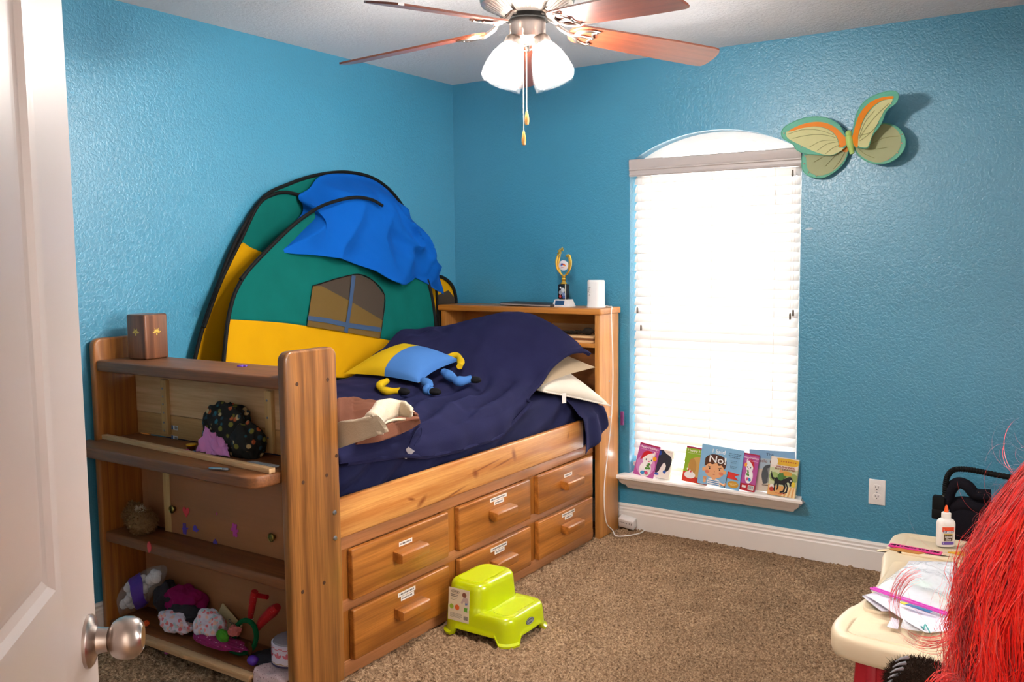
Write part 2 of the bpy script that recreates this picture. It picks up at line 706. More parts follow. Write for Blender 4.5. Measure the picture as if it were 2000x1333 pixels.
# carpet: a lumpy pile over the part in view, plain beyond
rng = np.random.default_rng(3)
nx, ny = 470, 560
X = np.linspace(0, 2.95, nx)
Y = np.linspace(-3.35, 0, ny)
gx, gy = np.meshgrid(X, Y)
fine = rng.random((ny, nx))
f2 = fine.copy()
for sx, sy in ((1, 0), (-1, 0), (0, 1), (0, -1)):
    f2 += .5 * np.roll(np.roll(fine, sx, 1), sy, 0)
f2 /= 3
Zc = (f2 - .5) * .034 - .002
Zc[0, :] = Zc[-1, :] = Zc[:, 0] = Zc[:, -1] = 0
verts = np.stack([gx + (rng.random((ny, nx)) - .5) * .003, gy + (rng.random((ny, nx)) - .5) * .003, Zc], -1).reshape(-1, 3)
idx = np.arange(nx * ny).reshape(ny, nx)
quads = np.stack([idx[:-1, :-1], idx[:-1, 1:], idx[1:, 1:], idx[1:, :-1]], -1).reshape(-1, 4)
extra = np.array([(2.95, -3.35, 0), (4.1, -3.35, 0), (4.1, 0, 0), (2.95, 0, 0), (0, -6.7, 0), (4.1, -6.7, 0), (0, -3.35, 0)])
k = len(verts)
verts = np.vstack([verts, extra])
quads = np.vstack([quads, [[k, k + 1, k + 2, k + 3], [k + 4, k + 5, k + 1, k + 6]]])
me = bpy.data.meshes.new('floor')
me.vertices.add(len(verts))
me.vertices.foreach_set('co', verts.ravel())
me.loops.add(quads.size)
me.loops.foreach_set('vertex_index', quads.ravel().astype(np.int32))
me.polygons.add(len(quads))
me.polygons.foreach_set('loop_start', np.arange(0, quads.size, 4, dtype=np.int32))
me.update()
me.validate()
me.materials.append(CARPET)
me.shade_smooth()
fo = bpy.data.objects.new('floor', me)
COL.objects.link(fo)
struct(fo)

# baseboards
prof = [(0, 0), (.016, 0), (.016, .088), (.0125, .094), (.0125, .099), (.014, .104), (.010, .110), (.010, .115), (.0115, .120), (.007, .129), (0, .131)]
b = B()
b.prism([(p, z) for p, z in prof], (0.0, 0, 0), (0, -1, 0), (0, 0, 1), (1, 0, 0), XR, WHITE)
struct(b.build('baseboard_back', angle=25))
b = B()
b.prism([(p, z) for p, z in prof], (0, -4.14, 0), (1, 0, 0), (0, 0, 1), (0, 1, 0), 4.14, WHITE)
struct(b.build('baseboard_left', angle=25))
b = B()
b.prism([(p, z) for p, z in prof], (XR, -4.14, 0), (-1, 0, 0), (0, 0, 1), (0, 1, 0), 4.14, WHITE)
struct(b.build('baseboard_right', angle=25))

# window sill with a moulded apron
b = B()
pr = [(.125, .297), (-.070, .297), (-.078, .291), (-.078, .281), (-.070, .275), (-.058, .272), (-.054, .258), (-.044, .246), (-.028, .238), (-.024, .226), (-.018, .220), (0, .220), (0, .27), (.125, .27)]
L0, L1 = 1.078, 2.064
vs, n = [], len(pr)
for y, z in pr:
    ins = {.220: .060, .27: .008}.get(z, 0) if y >= 0 else (.078 + y)
    x0, x1 = (WX0 + .001, WX1 - .001) if y > .05 else (L0 + ins, L1 - ins)
    vs.append((x0, y, z))
    vs.append((x1, y, z))
fs = [(2 * i, 2 * i + 1, 2 * ((i + 1) % n) + 1, 2 * ((i + 1) % n)) for i in range(n)]
fs += [tuple(2 * i for i in range(n)), tuple(2 * i + 1 for i in range(n))]
b.add(vs, fs, WHITE)
struct(b.build('trim_1', angle=25))

# window: frame, glass, meeting rail
wr = thing('window_1', 'white arched window behind the blind', 'window', (1.57, .1, .3))
struct(wr)
del wr['category'], wr['label']
b = B()
VINYL = mat('f0eeea', .4, var=.02, name='white_vinyl')
out_l = loop
inn = []
cx, cz = 1.57, 1.2
for x, z in loop:
    inn.append((cx + (x - cx) * .90, cz + (z - cz) * (.955 if z > cz else .96)))
for i in range(len(loop)):
    j = (i + 1) % len(loop)
    for y0, y1 in ((.085, .125),):
        A, Bq = loop[i], loop[j]
        a_, b_ = inn[i], inn[j]
        b.flat([(A[0], y0, A[1]), (Bq[0], y0, Bq[1]), (b_[0], y0, b_[1]), (a_[0], y0, a_[1])], VINYL)
        b.flat([(a_[0], y0, a_[1]), (b_[0], y0, b_[1]), (b_[0], y1, b_[1]), (a_[0], y1, a_[1])], VINYL)
b.box((1.17, .085, 1.02), (1.97, .12, 1.065), VINYL, .004)
b.build('window_frame', wr, angle=25)
b = B()
b.flat([(x, .105, z) for x, z in inn], glass_mat())
b.build('window_pane', wr)

w2 = bpy.data.objects.new('fill_window', None)  # made-up window, added to brighten the left wall and footboard
w2.location = (XR + .06, -2.05, RW[2])
COL.objects.link(w2)
struct(w2)
b = B()
for y0, y1, z0, z1 in ((RW[0], RW[0] + .05, RW[2], RW[3]), (RW[1] - .05, RW[1], RW[2], RW[3]), (RW[0], RW[1], RW[2], RW[2] + .05), (RW[0], RW[1], RW[3] - .05, RW[3]), (RW[0], RW[1], 1.42, 1.46)):
    b.box((XR + .04, y0, z0), (XR + .09, y1, z1), VINYL, .003)
b.build('window_frame', w2)
b = B()
b.flat([(XR + .065, RW[0], RW[2]), (XR + .065, RW[1], RW[2]), (XR + .065, RW[1], RW[3]), (XR + .065, RW[0], RW[3])], glass_mat())
b.build('window_pane', w2)

# ------------------------------------------------------------------ window blind
bl = thing('window_blind', 'white wooden slat blind hanging in the arched window', 'blind', (1.57, .03, .33))
VAL = mat('b9afac', .4, var=.02, name='valance_paint')
SLAT = mat('f2efec', .4, var=.02, trans=.22, name='slat_paint')
b = B()
vp = [(.0, 1.852), (-.012, 1.852), (-.016, 1.858), (-.012, 1.866), (-.012, 1.880), (-.018, 1.884), (-.018, 1.889), (-.013, 1.893), (-.016, 1.900), (-.018, 1.932), (-.014, 1.938), (0, 1.938)]
b.prism(vp, (1.1335, .004, 0), (0, 1, 0), (0, 0, 1), (1, 0, 0), .8755, VAL)
b.build('valance', bl, angle=25)
b = B().box((1.14, .012, 1.868), (2.003, .066, 1.915), VAL, .003)
b.build('head_rail', bl)
b = B()


def slat(b, zc, tilt, wd=.051, x0=1.146, x1=1.997, y=.042):
    c, s_ = math.cos(tilt), math.sin(tilt)
    P = []
    for k in range(6):
        t = (k / 5 - .5) * wd
        cv = .0035 * (1 - (2 * k / 5 - 1) ** 2)
        P.append((y + t * c - cv * s_, zc + t * s_ + cv * c))
    Q = [(p[0] + .0028 * s_, p[1] - .0028 * c) for p in P]
    poly = P + Q[::-1]
    b.prism(poly, (x0, 0, 0), (0, 1, 0), (0, 0, 1), (1, 0, 0), x1 - x0, SLAT)


z = 1.835
while z > .615:
    slat(b, z, math.radians(58 + random.uniform(-1.5, 1.5)))
    z -= .0445
while z > .375:
    slat(b, z, math.radians(66 + random.uniform(-3, 3)))
    z -= .0445
b.build('slats', bl, angle=30)
b = B().box((1.146, .018, .335), (1.997, .068, .356), WHITE, .004)
b.build('bottom_rail', bl)
b = B()
for x in (1.245, 1.572, 1.885):
    for y in (.012, .070):
        b.tube([(x, y, 1.88), (x + .002, y, 1.1), (x, y, .345)], .0012, WHITE, 5)
b.build('ladder_cords', bl)
TAS = mat('6d6258', .5, name='cord_tassel_grey')
for p in ((1548, 338), (1543, 618), (1549, 611), (1245, 606), (1252, 640)):
    q = on('y', -.012, p)
    b = B()
    b.tube([(q[0], -.012, 1.85), (q[0], -.012, q[2] + .012)], .0009, WHITE, 5)
    b.lathe([(.003, .014), (.0045, .010), (.0055, -.012), (.0048, -.016), (.001, -.016)], TAS, 10, o=(q[0], -.012, q[2]))
    b.build('pull_cord', bl)

# ------------------------------------------------------------------ door standing open on the left
dr = bpy.data.objects.new('door_1', None)
dr.location = (2.64, -4.13, 0)
COL.objects.link(dr)
struct(dr)
D0 = np.array([2.145, -3.642, 0.0])
dd = np.array([-.7127, .7015, 0])
dn = np.array([.7015, .7127, 0])      # towards the camera side
E1, E0 = .043, -.715                  # free edge, hinge edge
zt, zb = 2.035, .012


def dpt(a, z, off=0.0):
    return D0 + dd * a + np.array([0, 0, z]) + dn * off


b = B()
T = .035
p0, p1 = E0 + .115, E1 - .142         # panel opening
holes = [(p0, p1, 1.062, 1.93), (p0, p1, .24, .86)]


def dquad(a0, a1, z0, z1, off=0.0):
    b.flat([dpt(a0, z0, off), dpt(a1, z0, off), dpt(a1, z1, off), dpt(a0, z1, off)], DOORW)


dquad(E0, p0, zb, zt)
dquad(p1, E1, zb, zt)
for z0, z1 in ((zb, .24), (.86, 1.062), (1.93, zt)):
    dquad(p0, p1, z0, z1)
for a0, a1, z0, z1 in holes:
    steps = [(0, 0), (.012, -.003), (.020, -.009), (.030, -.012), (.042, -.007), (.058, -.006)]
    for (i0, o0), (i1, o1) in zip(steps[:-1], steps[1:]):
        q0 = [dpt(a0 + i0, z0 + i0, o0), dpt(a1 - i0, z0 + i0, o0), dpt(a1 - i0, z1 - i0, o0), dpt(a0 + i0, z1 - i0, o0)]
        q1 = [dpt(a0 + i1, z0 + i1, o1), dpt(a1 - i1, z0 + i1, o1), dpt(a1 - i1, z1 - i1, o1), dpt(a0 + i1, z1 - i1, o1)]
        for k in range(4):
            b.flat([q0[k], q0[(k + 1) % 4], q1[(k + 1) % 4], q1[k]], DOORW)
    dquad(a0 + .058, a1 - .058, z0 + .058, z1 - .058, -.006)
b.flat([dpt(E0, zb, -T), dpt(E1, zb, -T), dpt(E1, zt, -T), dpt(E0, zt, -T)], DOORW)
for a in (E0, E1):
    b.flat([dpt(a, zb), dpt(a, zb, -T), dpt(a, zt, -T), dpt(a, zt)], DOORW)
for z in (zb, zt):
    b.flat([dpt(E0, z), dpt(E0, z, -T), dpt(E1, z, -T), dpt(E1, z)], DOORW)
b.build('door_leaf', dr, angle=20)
b = B()
Mk = Matrix((tuple(dd), (0, 0, 1), tuple(dn))).transposed().to_3x3()
kc = dpt(.0, .966)
b.lathe([(.0335, 0), (.0335, .004), (.030, .007), (.022, .009), (.017, .012), (.0155, .022), (.0155, .025)], NICKEL, 40, Mk, kc)
b.build('knob_rosette', dr)
b = B()
b.lathe([(.012, .023), (.014, .0265), (.021, .030), (.0255, .0365), (.0275, .045), (.0265, .0545), (.0225, .062), (.017, .066), (.0155, .065), (.014, .0665), (.0001, .067)], NICKEL, 40, Mk, kc)
b.build('door_knob', dr)
b = B().box((2.60, -4.262, 0), (2.63, -4.138, 2.06), WHITE)
b.box((3.45, -4.262, 0), (3.47, -4.138, 2.06), WHITE)
struct(b.build('trim_2'))
# ------------------------------------------------------------------ captain's bed
bed = thing('bed', 'wooden captain\'s bed with six drawers, bookcase footboard and shelf headboard', 'bed', (.55, -1.2, 0))
YB0, YB1 = -2.325, -2.095
BX0, BX1 = .017, 1.077


def panel(name, x0, x1, y0, y1, z1, m, bev=.009, rad=.032):
    """upright board with rounded upper corners"""
    poly = [(y0, 0), (y1, 0)]
    for k in range(7):
        a = math.pi / 2 * k / 6
        poly.append((y1 - rad + rad * math.cos(a), z1 - rad + rad * math.sin(a)))
    for k in range(7):
        a = math.pi / 2 + math.pi / 2 * k / 6
        poly.append((y0 + rad + rad * math.cos(a), z1 - rad + rad * math.sin(a)))
    return B().prism(poly, (x0, 0, 0), (0, 1, 0), (0, 0, 1), (1, 0, 0), x1 - x0, m, bev, 3).build(name, bed)


pr_ = panel('footboard_side', 1.040, BX1, YB0, YB1, 1.158, W_POST)
pl_ = panel('footboard_side', BX0, .050, YB0, YB1, 1.158, W_POST2)
for p in ((580, 751), (640, 742), (638, 929), (592, 943), (657, 891), (591, 1157), (633, 1139)):
    q = on('x', BX1, p)
    B().lathe([(.0065, -.004), (.0065, .0006), (.0001, .0009)], HOLE, 12, Matrix.Rotation(math.pi / 2, 3, 'Y'), q).build('screw_plug', pr_)
for p in ((655, 1002), (656, 1052)):
    q = on('x', BX1 + .004, p)
    B().lathe([(.0085, -.004), (.0085, .001), (.006, .005), (.0001, .0065)], STEEL, 16, Matrix.Rotation(math.pi / 2, 3, 'Y'), (BX1, q[1], q[2])).build('bolt', pr_)
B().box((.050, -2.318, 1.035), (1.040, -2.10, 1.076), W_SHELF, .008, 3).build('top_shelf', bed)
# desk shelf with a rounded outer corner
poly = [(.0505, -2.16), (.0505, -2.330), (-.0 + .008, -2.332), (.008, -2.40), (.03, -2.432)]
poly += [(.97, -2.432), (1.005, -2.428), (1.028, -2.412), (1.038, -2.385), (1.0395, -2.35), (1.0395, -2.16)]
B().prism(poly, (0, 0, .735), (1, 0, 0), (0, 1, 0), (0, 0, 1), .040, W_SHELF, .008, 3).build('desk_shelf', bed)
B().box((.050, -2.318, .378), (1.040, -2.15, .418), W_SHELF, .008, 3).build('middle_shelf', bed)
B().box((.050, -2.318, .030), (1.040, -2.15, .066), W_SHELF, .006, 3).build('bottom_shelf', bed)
B().box((.050, -2.150, .02), (1.040, -2.140, .735), W_HARD).build('back_panel', bed)
dA = B().box((.245, -2.192, .419), (1.039, -2.182, .734), W_HARD, .002).build('sliding_door', bed)
B().box((.2455, -2.1932, .4195), (.285, -2.1915, .7335), W_RAWZ).build('edge_strip', dA)
for p in ((338, 995), (532, 1050)):
    q = on('y', -2.20, p)
    Mq = Matrix.Rotation(math.pi / 2, 3, 'X')
    B().lathe([(.008, 0), (.008, .008), (.0155, .012), (.0155, .016), (.012, .019), (.010, .0175), (.0001, .019)], BRASS, 24, Mq, (q[0], -2.192, q[2])).build('door_knob', dA)
B().box((.115, -2.172, .419), (.62, -2.163, .734), W_HARD, .002).build('sliding_door', bed)
# side rail and drawer case
B().box((1.046, -2.10, .497), (1.072, -.388, .636), W_RAIL, .007, 3).build('side_rail', bed)
B().box((.02, -2.10, .30), (.045, -.26, .636), W_RAIL, .006).build('side_rail', bed)
b = B()
b.box((1.040, -2.094, .452), (1.062, -.272, .497), W_FRAME, .002)
b.box((1.040, -2.094, .232), (1.060, -.272, .273), W_FRAME, .002)
b.box((1.040, -2.094, .0), (1.062, -.272, .055), W_FRAME, .002)
for y0, y1 in ((-2.094, -2.03), (-1.53, -1.43), (-.92, -.825), (-.335, -.272)):
    b.box((1.042, y0, .05), (1.0585, y1, .46), W_POST2, .001)
b.build('drawer_case', bed)
b = B()
b.box((.05, -2.09, .04), (1.03, -.28, .44), W_HARD)
b.build('drawer_carcass', bed)
B().box((.045, -2.09, .455), (1.045, -.265, .478), W_HARD).build('mattress_board', bed)
LAB = mat('e4ddd4', .6, var=.02, name='label_strip_paper')
INK = mat('5a5450', .7, name='label_ink')
drx = 1.0625
for (z0, z1) in ((.270, .449), (.055, .234)):
    for j, (y0, y1) in enumerate(((-2.056, -1.513), (-1.442, -.906), (-.838, -.318))):
        d = B().box((drx - .004, y0, z0), (1.085, y1, z1), W_DRAW, .005, 3).build('drawer', bed)
        yc, zc = (y0 + y1) / 2 + .015, z0 + .105
        hp = [(0, -.014), (.028, -.022), (.046, -.018), (.047, .012), (.040, .017), (0, .021)]
        B().prism(hp, (1.085, yc - .078, zc - .01), (1, 0, 0), (0, 0, 1), (0, 1, 0), .156, W_DRAW, .0022, 2).build('handle', d)
        lab = B()
        rows = [(-.01, .075)] if (z0 > .2 and j != 1) else [(.006, .125 if j else .10), (-.012, .075)]
        for k, (dz, wd) in enumerate(rows):
            cy, cz = yc - .005 + k * .004, zc + .036 + dz + (.010 if len(rows) > 1 else 0)
            lab.box((1.085, cy - wd / 2, cz - .008), (1.0856, cy + wd / 2, cz + .008), LAB)
            y = cy - wd / 2 + .008
            while y < cy + wd / 2 - .010:
                ln = random.uniform(.004, .008)
                lab.box((1.0856, y, cz - .003), (1.08572, y + ln, cz + .003), INK)
                y += ln + .0022
        lab.build('label_strip', d)
# headboard
HB0, HB1 = -.262, -.048
hz = 1.152
for x0, x1 in ((.092, .118), (1.066, 1.094)):
    B().box((x0, HB0, 0), (x1, HB1, hz), W_HEADV, .003).build('headboard_side', bed)
B().box((.076, HB0 - .010, hz), (1.104, HB1 + .004, hz + .032), W_HEAD, .006, 3).build('headboard_top', bed)
B().box((.118, -.060, .40), (1.066, HB1, hz), W_HEAD).build('headboard_back', bed)
B().box((.118, HB0 + .004, .985), (1.066, -.060, 1.005), W_HEAD, .002).build('headboard_shelf', bed)
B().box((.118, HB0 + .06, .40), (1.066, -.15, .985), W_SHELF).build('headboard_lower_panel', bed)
for p in ((1191, 815), (1193, 850), (1190, 745)):
    q = on('x', 1.094, p)
    B().lathe([(.005, -.002), (.005, .0005), (.0001, .0008)], STEEL, 10, Matrix.Rotation(math.pi / 2, 3, 'Y'), q).build('screw', bed)

# ------------------------------------------------------------------ mattress under a navy sheet
mt = thing('mattress', 'mattress in a rumpled navy sheet between headboard and bookcase footboard', 'mattress', (.55, -1.15, .478))
b = B()
ys = np.linspace(-2.088, -.275, 150)
prof_x = []
for k in range(64):        # cross-section going up the near side, over the top
    t = k / 63
    if t < .34:
        prof_x.append((1.036, .488 + (.735 - .488) * t / .34))
    elif t < .5:
        a = (t - .34) / .16 * math.pi / 2
        prof_x.append((1.036 - .05 * (1 - math.cos(a)), .735 + .04 * math.sin(a)))
    elif t < .92:
        prof_x.append((.986 - .88 * (t - .5) / .42, .775))
    else:
        prof_x.append((.106 - .04 * (t - .92) / .08, .775 - .29 * (t - .92) / .08))
G = []
for y in ys:
    row = []
    for (x, z) in prof_x:
        side = smooth(.94, 1.03, x) * smooth(.5, .62, z)
        wv = math.sin((y * 1.0 - z * 1.9) * 24 + 3 * nz((y, z, 0), 2.5, 3)) * .017 * (.4 + .8 * max(0, nz((y, z, 1), 1.6, 8) + .3)) * side
        wv += .006 * nz((y, z, x), 9, 2) * side
        edge = smooth(-2.088, -2.02, y) * (1 - smooth(-.33, -.275, y))
        row.append((min(x + wv - .014 * side - (1 - edge) * .02 * side, 1.043), y, z - (1 - edge) * .03 * smooth(.7, .78, z) + .006 * nz((x, y, 0), 5, 4)))
    G.append(row)
b.sheet(G, NAVYS)
b.build('mattress_body', mt, angle=80)
TAIL = [on('x', 1.104, p_) for p_ in ((1137, 887), (1156, 874), (1171, 856), (1181, 835), (1183, 812))]
# loose corner of the sheet hanging over the end of the rail
b = B()
G = []
for i in range(26):
    u = i / 25
    row = []
    for j in range(30):
        v = j / 29
        top = np.array((1.0, -.50 + .20 * v, .765 - .03 * v))
        mid = on('x', 1.098, (1141 + 36 * v, 822 - 22 * v))
        low = np.array([np.interp(v, [0, .25, .5, .75, 1], [q[c] for q in TAIL]) for c in (0, 1, 2)])
        p = top * (1 - u) ** 2 + 2 * u * (1 - u) * (mid + np.array((.012, 0, .06))) + low * u * u
        k = smooth(.3, .8, u)
        if p[2] < .66:
            p[0] = max(p[0], 1.099)
        p[0] += (.010 * math.sin(v * 15 + u * 2) + .010) * k
        if p[0] < 1.099:
            p[1] = min(p[1], -.270)
        row.append(p)
    G.append(row)
b.sheet(G, NAVYS)
b.build('sheet_corner', mt, thick=.003, angle=80)

# ------------------------------------------------------------------ navy fleece blanket over the pillows
TX = [.12, .3, .5, .7, .85, 1.0, 1.09]
TY = [-2.1, -1.6, -1.3, -1.15, -1.0, -.85, -.7, -.55, -.42, -.3]
TZ = [[.84, .83, .82, .815, .81, .795, .74],
      [.86, .85, .83, .82, .81, .797, .74],
      [.89, .875, .85, .83, .815, .80, .75],
      [.93, .905, .865, .84, .82, .80, .75],
      [.99, .985, .91, .865, .83, .80, .75],
      [1.05, 1.05, 1.0, .94, .87, .815, .76],
      [1.06, 1.06, 1.06, 1.03, .95, .85, .77],
      [1.06, 1.07, 1.11, 1.13, 1.06, .96, .88],
      [1.05, 1.07, 1.12, 1.16, 1.12, 1.04, .96],
      [1.0, 1.02, 1.08, 1.12, 1.09, 1.0, .93]]


def cub(a, b, c, d, t):
    return .5 * (2 * b + (c - a) * t + (2 * a - 5 * b + 4 * c - d) * t * t + (3 * b - a - 3 * c + d) * t ** 3)


def bed_h(x, y):
    def loc(v, A):
        v = min(max(v, A[0]), A[-1])
        i = max(k for k in range(len(A) - 1) if v >= A[k])
        return i, (v - A[i]) / (A[i + 1] - A[i])
    i, s = loc(x, TX)
    j, t = loc(y, TY)
    g = lambda r, c: TZ[min(max(r, 0), len(TY) - 1)][min(max(c, 0), len(TX) - 1)]
    return cub(*[cub(*[g(j + dj, i + di) for di in (-1, 0, 1, 2)], s) for dj in (-1, 0, 1, 2)], t)


def hem_x(y):
    return interp(y, [-2.09, -1.7, -1.4, -1.1, -.9, -.75, -.62, -.52, -.42, -.33], [1.04, 1.04, 1.045, 1.045, 1.01, .985, .985, 1.01, 1.05, 1.05])


def hem_drop(y):
    return interp(y, [-2.09, -1.75, -1.62, -1.4, -1.15, -.95, -.8], [.02, .055, .085, .10, .10, .05, .012])


blk = thing('blanket', 'navy blue fleece blanket pulled up over the pillows on the bed', 'blanket', (.6, -1.1, .80))
b = B()
G = []
for i in range(190):
    y = -2.085 + (2.085 - .335) * i / 189
    xe = hem_x(y)
    dr_ = hem_drop(y)
    row = []
    for j in range(120):
        u = j / 95
        if u <= 1:
            xl = .13 if y < -1.93 else .292
            x = xl + (xe - xl) * u
            z = bed_h(x, y)
            f = smooth(.5, 1.05, x) * smooth(-.62, -1.0, y) * smooth(-2.1, -1.75, y)
            # long soft folds running along the near hem
            z += f * .020 * math.sin((x * 1.0 + .22 * y + .05 * nz((x, y, 0), 3)) * 58)
            z += .012 * ridge((x + .25 * y, y * .6, 0), 6.5, 3) * smooth(-.3, -.8, y) + .004 * nz((x, y, 0), 14, 6)
            hump = smooth(.62, .3, x) * smooth(-1.25, -.95, y) * smooth(-.5, -.7, y)
            z += hump * .02 * ridge((x * 1.4, y, 0), 7, 12)
            z = max(z, .793 - max(0, x - 1.0) * .7)
            p = (x, y, z + .006)
        else:
            t = (j - 95) / 24
            x0, z0 = xe, bed_h(xe, y)
            d = dr_ * t
            fold = .010 * math.sin(y * 34 + 2 * nz((y, 0, 0), 4)) * t
            a = min(1.0, t * 1.6)
            p = (x0 + .022 * math.sin(a * math.pi / 2) + fold * .6 + .004, y - .0 * t, z0 + .006 - d)
        row.append(p)
    G.append(row)
b.sheet(G, NAVY)
b.build('blanket_cloth', blk, thick=.010, angle=80)
# rolled hem that follows the edge over the pillow
hp = []
for i in range(90):
    y = -2.05 + (2.05 - .34) * i / 89
    xe = hem_x(y)
    zh_ = bed_h(xe, y) - hem_drop(y) + .004
    hp.append((max(xe + .024, 1.062 if zh_ < .792 else 0), y, zh_))
b = B().tube(hp, .009, NAVY, 8)
b.build('hem', blk)
# far end of the blanket falling behind the crest
b = B()
t0 = on('x', 1.06, (793, 885))
b.box((-.019, -.001, -.022), (.019, .001, .022), mat('b7b0b4', .6, name='care_label'), M=Matrix.Translation(Vector((1.066, t0[1], t0[2]))) @ Matrix.Rotation(1.1, 4, 'Z') @ Matrix.Rotation(.5, 4, 'X') @ Matrix.Rotation(.7, 4, 'Y'))
b.build('care_label', blk)
b = B()
l0 = Vector((1.064, t0[1] + .01, t0[2] + .02))
b.tube(cr([l0, l0 + Vector((.004, .03, .045)), l0 + Vector((.0, .075, .062)), l0 + Vector((.003, .07, .03)), l0 + Vector((.004, .03, .0))], 6), .003, NAVYS, 6)
b.build('hanging_loop', blk)
b = B()
b.tube(cr([on('x', 1.066, (803, 893)), on('x', 1.064, (825, 889)), on('x', 1.06, (853, 882))], 6), .0035, mat('cdbf9b', .9), 6)
b.build('drawcord', blk)

# ------------------------------------------------------------------ pillows showing from under the blanket
CREAM = cloth_mat('e6ddcf', .25, 300, .3, 'd6cbb9', name='cream_satin')
BEIGE = cloth_mat('b5a086', .35, 600, .25, 'a28d73', name='beige_cotton')


def pillow(name, label, cat, corners, th, m, seam=None, fold=0.0, n=40, lift=0.0):
    """a stuffed rectangle through four corner points with thickness th"""
    A, Bc, Cc, Dc = (np.array(c, float) for c in corners)
    nn = np.cross(Bc - A, Dc - A)
    nn /= np.linalg.norm(nn)
    ctr = (A + Bc + Cc + Dc) / 4
    root = thing(name, label, cat, ctr)
    b = B()
    for sgn in (1, -1):
        G = []
        for i in range(n + 1):
            row = []
            for j in range(n + 1):
                u, v = i / n, j / n
                # sides bow inwards between the corners
                uu = u + .05 * math.sin(math.pi * v) * (1 - 2 * u) * (1 if abs(u - .5) > .0 else 0)
                vv = v + .05 * math.sin(math.pi * u) * (1 - 2 * v)
                p = A * (1 - uu) * (1 - vv) + Bc * uu * (1 - vv) + Cc * uu * vv + Dc * (1 - uu) * vv
                e = (max(0, math.sin(math.pi * u)) * max(0, math.sin(math.pi * v))) ** .42
                h = th / 2 * e * (1 + .12 * nz(p, 5, 2)) + fold * e * math.sin(u * 60 + 4 * nz(p, 6, 1)) * (.5 + .5 * nz(p, 3, 9))
                row.append(p + nn * h * sgn * (1 if sgn * nn[2] > 0 else .3))
            G.append(row)
        b.sheet(G, m)
    b.build('pillow_body', root, angle=80)
    if seam:
        path = []
        for (P, Q) in ((A, Bc), (Bc, Cc), (Cc, Dc), (Dc, A)):
            for k in range(14):
                t = k / 14
                p = P * (1 - t) + Q * t
                p = p + (ctr - p) / np.linalg.norm(ctr - p) * .05 * np.linalg.norm(Q - P) * math.sin(math.pi * t) * .55
                path.append(p)
        B().tube(path, seam, m, 6, closed=True).build('piping', root)
    return root


wp = pillow('pillow', 'cream satin pillow with piped edge, its corner sticking out by the headboard', 'pillow',
            [(1.172, -.300, .706), (1.00, -.655, .812), (.60, -.60, .875), (.64, -.285, .93)][::-1], .21, CREAM, .004, .006)
bp = pillow('pillow', 'beige pillow in a loose case on top of the cream one, half under the blanket', 'pillow',
            [(1.122, -.35, .900), (.985, -.755, .815), (.55, -.60, 1.0), (.60, -.34, 1.07)][::-1], .06, BEIGE, 0, .002)
c0 = on('x', 1.045, (1100, 778))
B().box((-.012, -.001, -.024), (.012, .001, .024), LAB, M=Matrix.Translation(Vector((1.05, c0[1], c0[2]))) @ Matrix.Rotation(1.2, 4, 'Z')).build('care_label', wp)

# ------------------------------------------------------------------ brown sherpa blanket folded at the foot
BRN = cloth_mat('7b4f3c', .5, 420, .4, '653d2e', name='brown_plush')
SHP = cloth_mat('d9cbb4', 1.0, 160, .3, 'c2b196', name='cream_sherpa')
sh = thing('blanket', 'brown plush blanket with cream sherpa lining, bunched at the foot of the bed', 'blanket', (.85, -1.85, .80))


def hump(path_lo, path_hi, zf, m, th, seed, n=46):
    G = []
    for i in range(n + 1):
        u = i / n
        lo = np.array([np.interp(u, np.linspace(0, 1, len(path_lo)), [p[c] for p in path_lo]) for c in (0, 1, 2)])
        hi = np.array([np.interp(u, np.linspace(0, 1, len(path_hi)), [p[c] for p in path_hi]) for c in (0, 1, 2)])
        row = []
        for j in range(n + 1):
            v = j / n
            p = lo * (1 - v) + hi * v
            e = max(0, math.sin(math.pi * v)) ** .5 * max(0, math.sin(math.pi * min(max(u, .02), .98))) ** .3
            p[2] += zf * e * (1 + .35 * nz(p, 9, seed)) + .012 * ridge(p, 11, seed + 4) * e
            row.append(p)
        G.append(row)
    return B().sheet(G, m)


def pxl(z_, px):
    o = [on('z', z_, p) for p in px]
    for q in o:
        q[1] = max(q[1], -2.08)
    return o


def pst(px):
    return [on('y', -2.066, px)]


hump(pst((658, 781)) + pxl(.872, [(690, 779), (715, 785), (745, 789), (790, 797), (812, 812)]),
     pst((658, 846)) + pxl(.845, [(690, 845), (725, 840), (765, 834), (800, 826), (818, 822)]), .018, BRN, .01, 3).build('plush_side', sh, thick=.010, angle=80)
hump(pxl(.862, [(690, 856), (730, 844), (765, 832), (800, 822), (819, 820)]),
     pxl(.822, [(694, 868), (735, 864), (770, 853), (802, 838), (819, 826)]), .010, BRN, .01, 9).build('plush_edge', sh, thick=.010, angle=80)
hump(pst((656, 829)) + pxl(.915, [(695, 830), (715, 819), (738, 798), (765, 793), (790, 796), (806, 805)]),
     pst((656, 878)) + pxl(.885, [(690, 861), (715, 852), (738, 838), (752, 822), (778, 812), (804, 815)]), .028, SHP, .01, 6).build('sherpa_lining', sh, thick=.014, angle=80)
B().tube(cr(pxl(.880, [(703, 858), (728, 847), (748, 829), (768, 821), (792, 819)]), 8), .005, SHP, 8).build('sherpa_rolled_edge', sh)

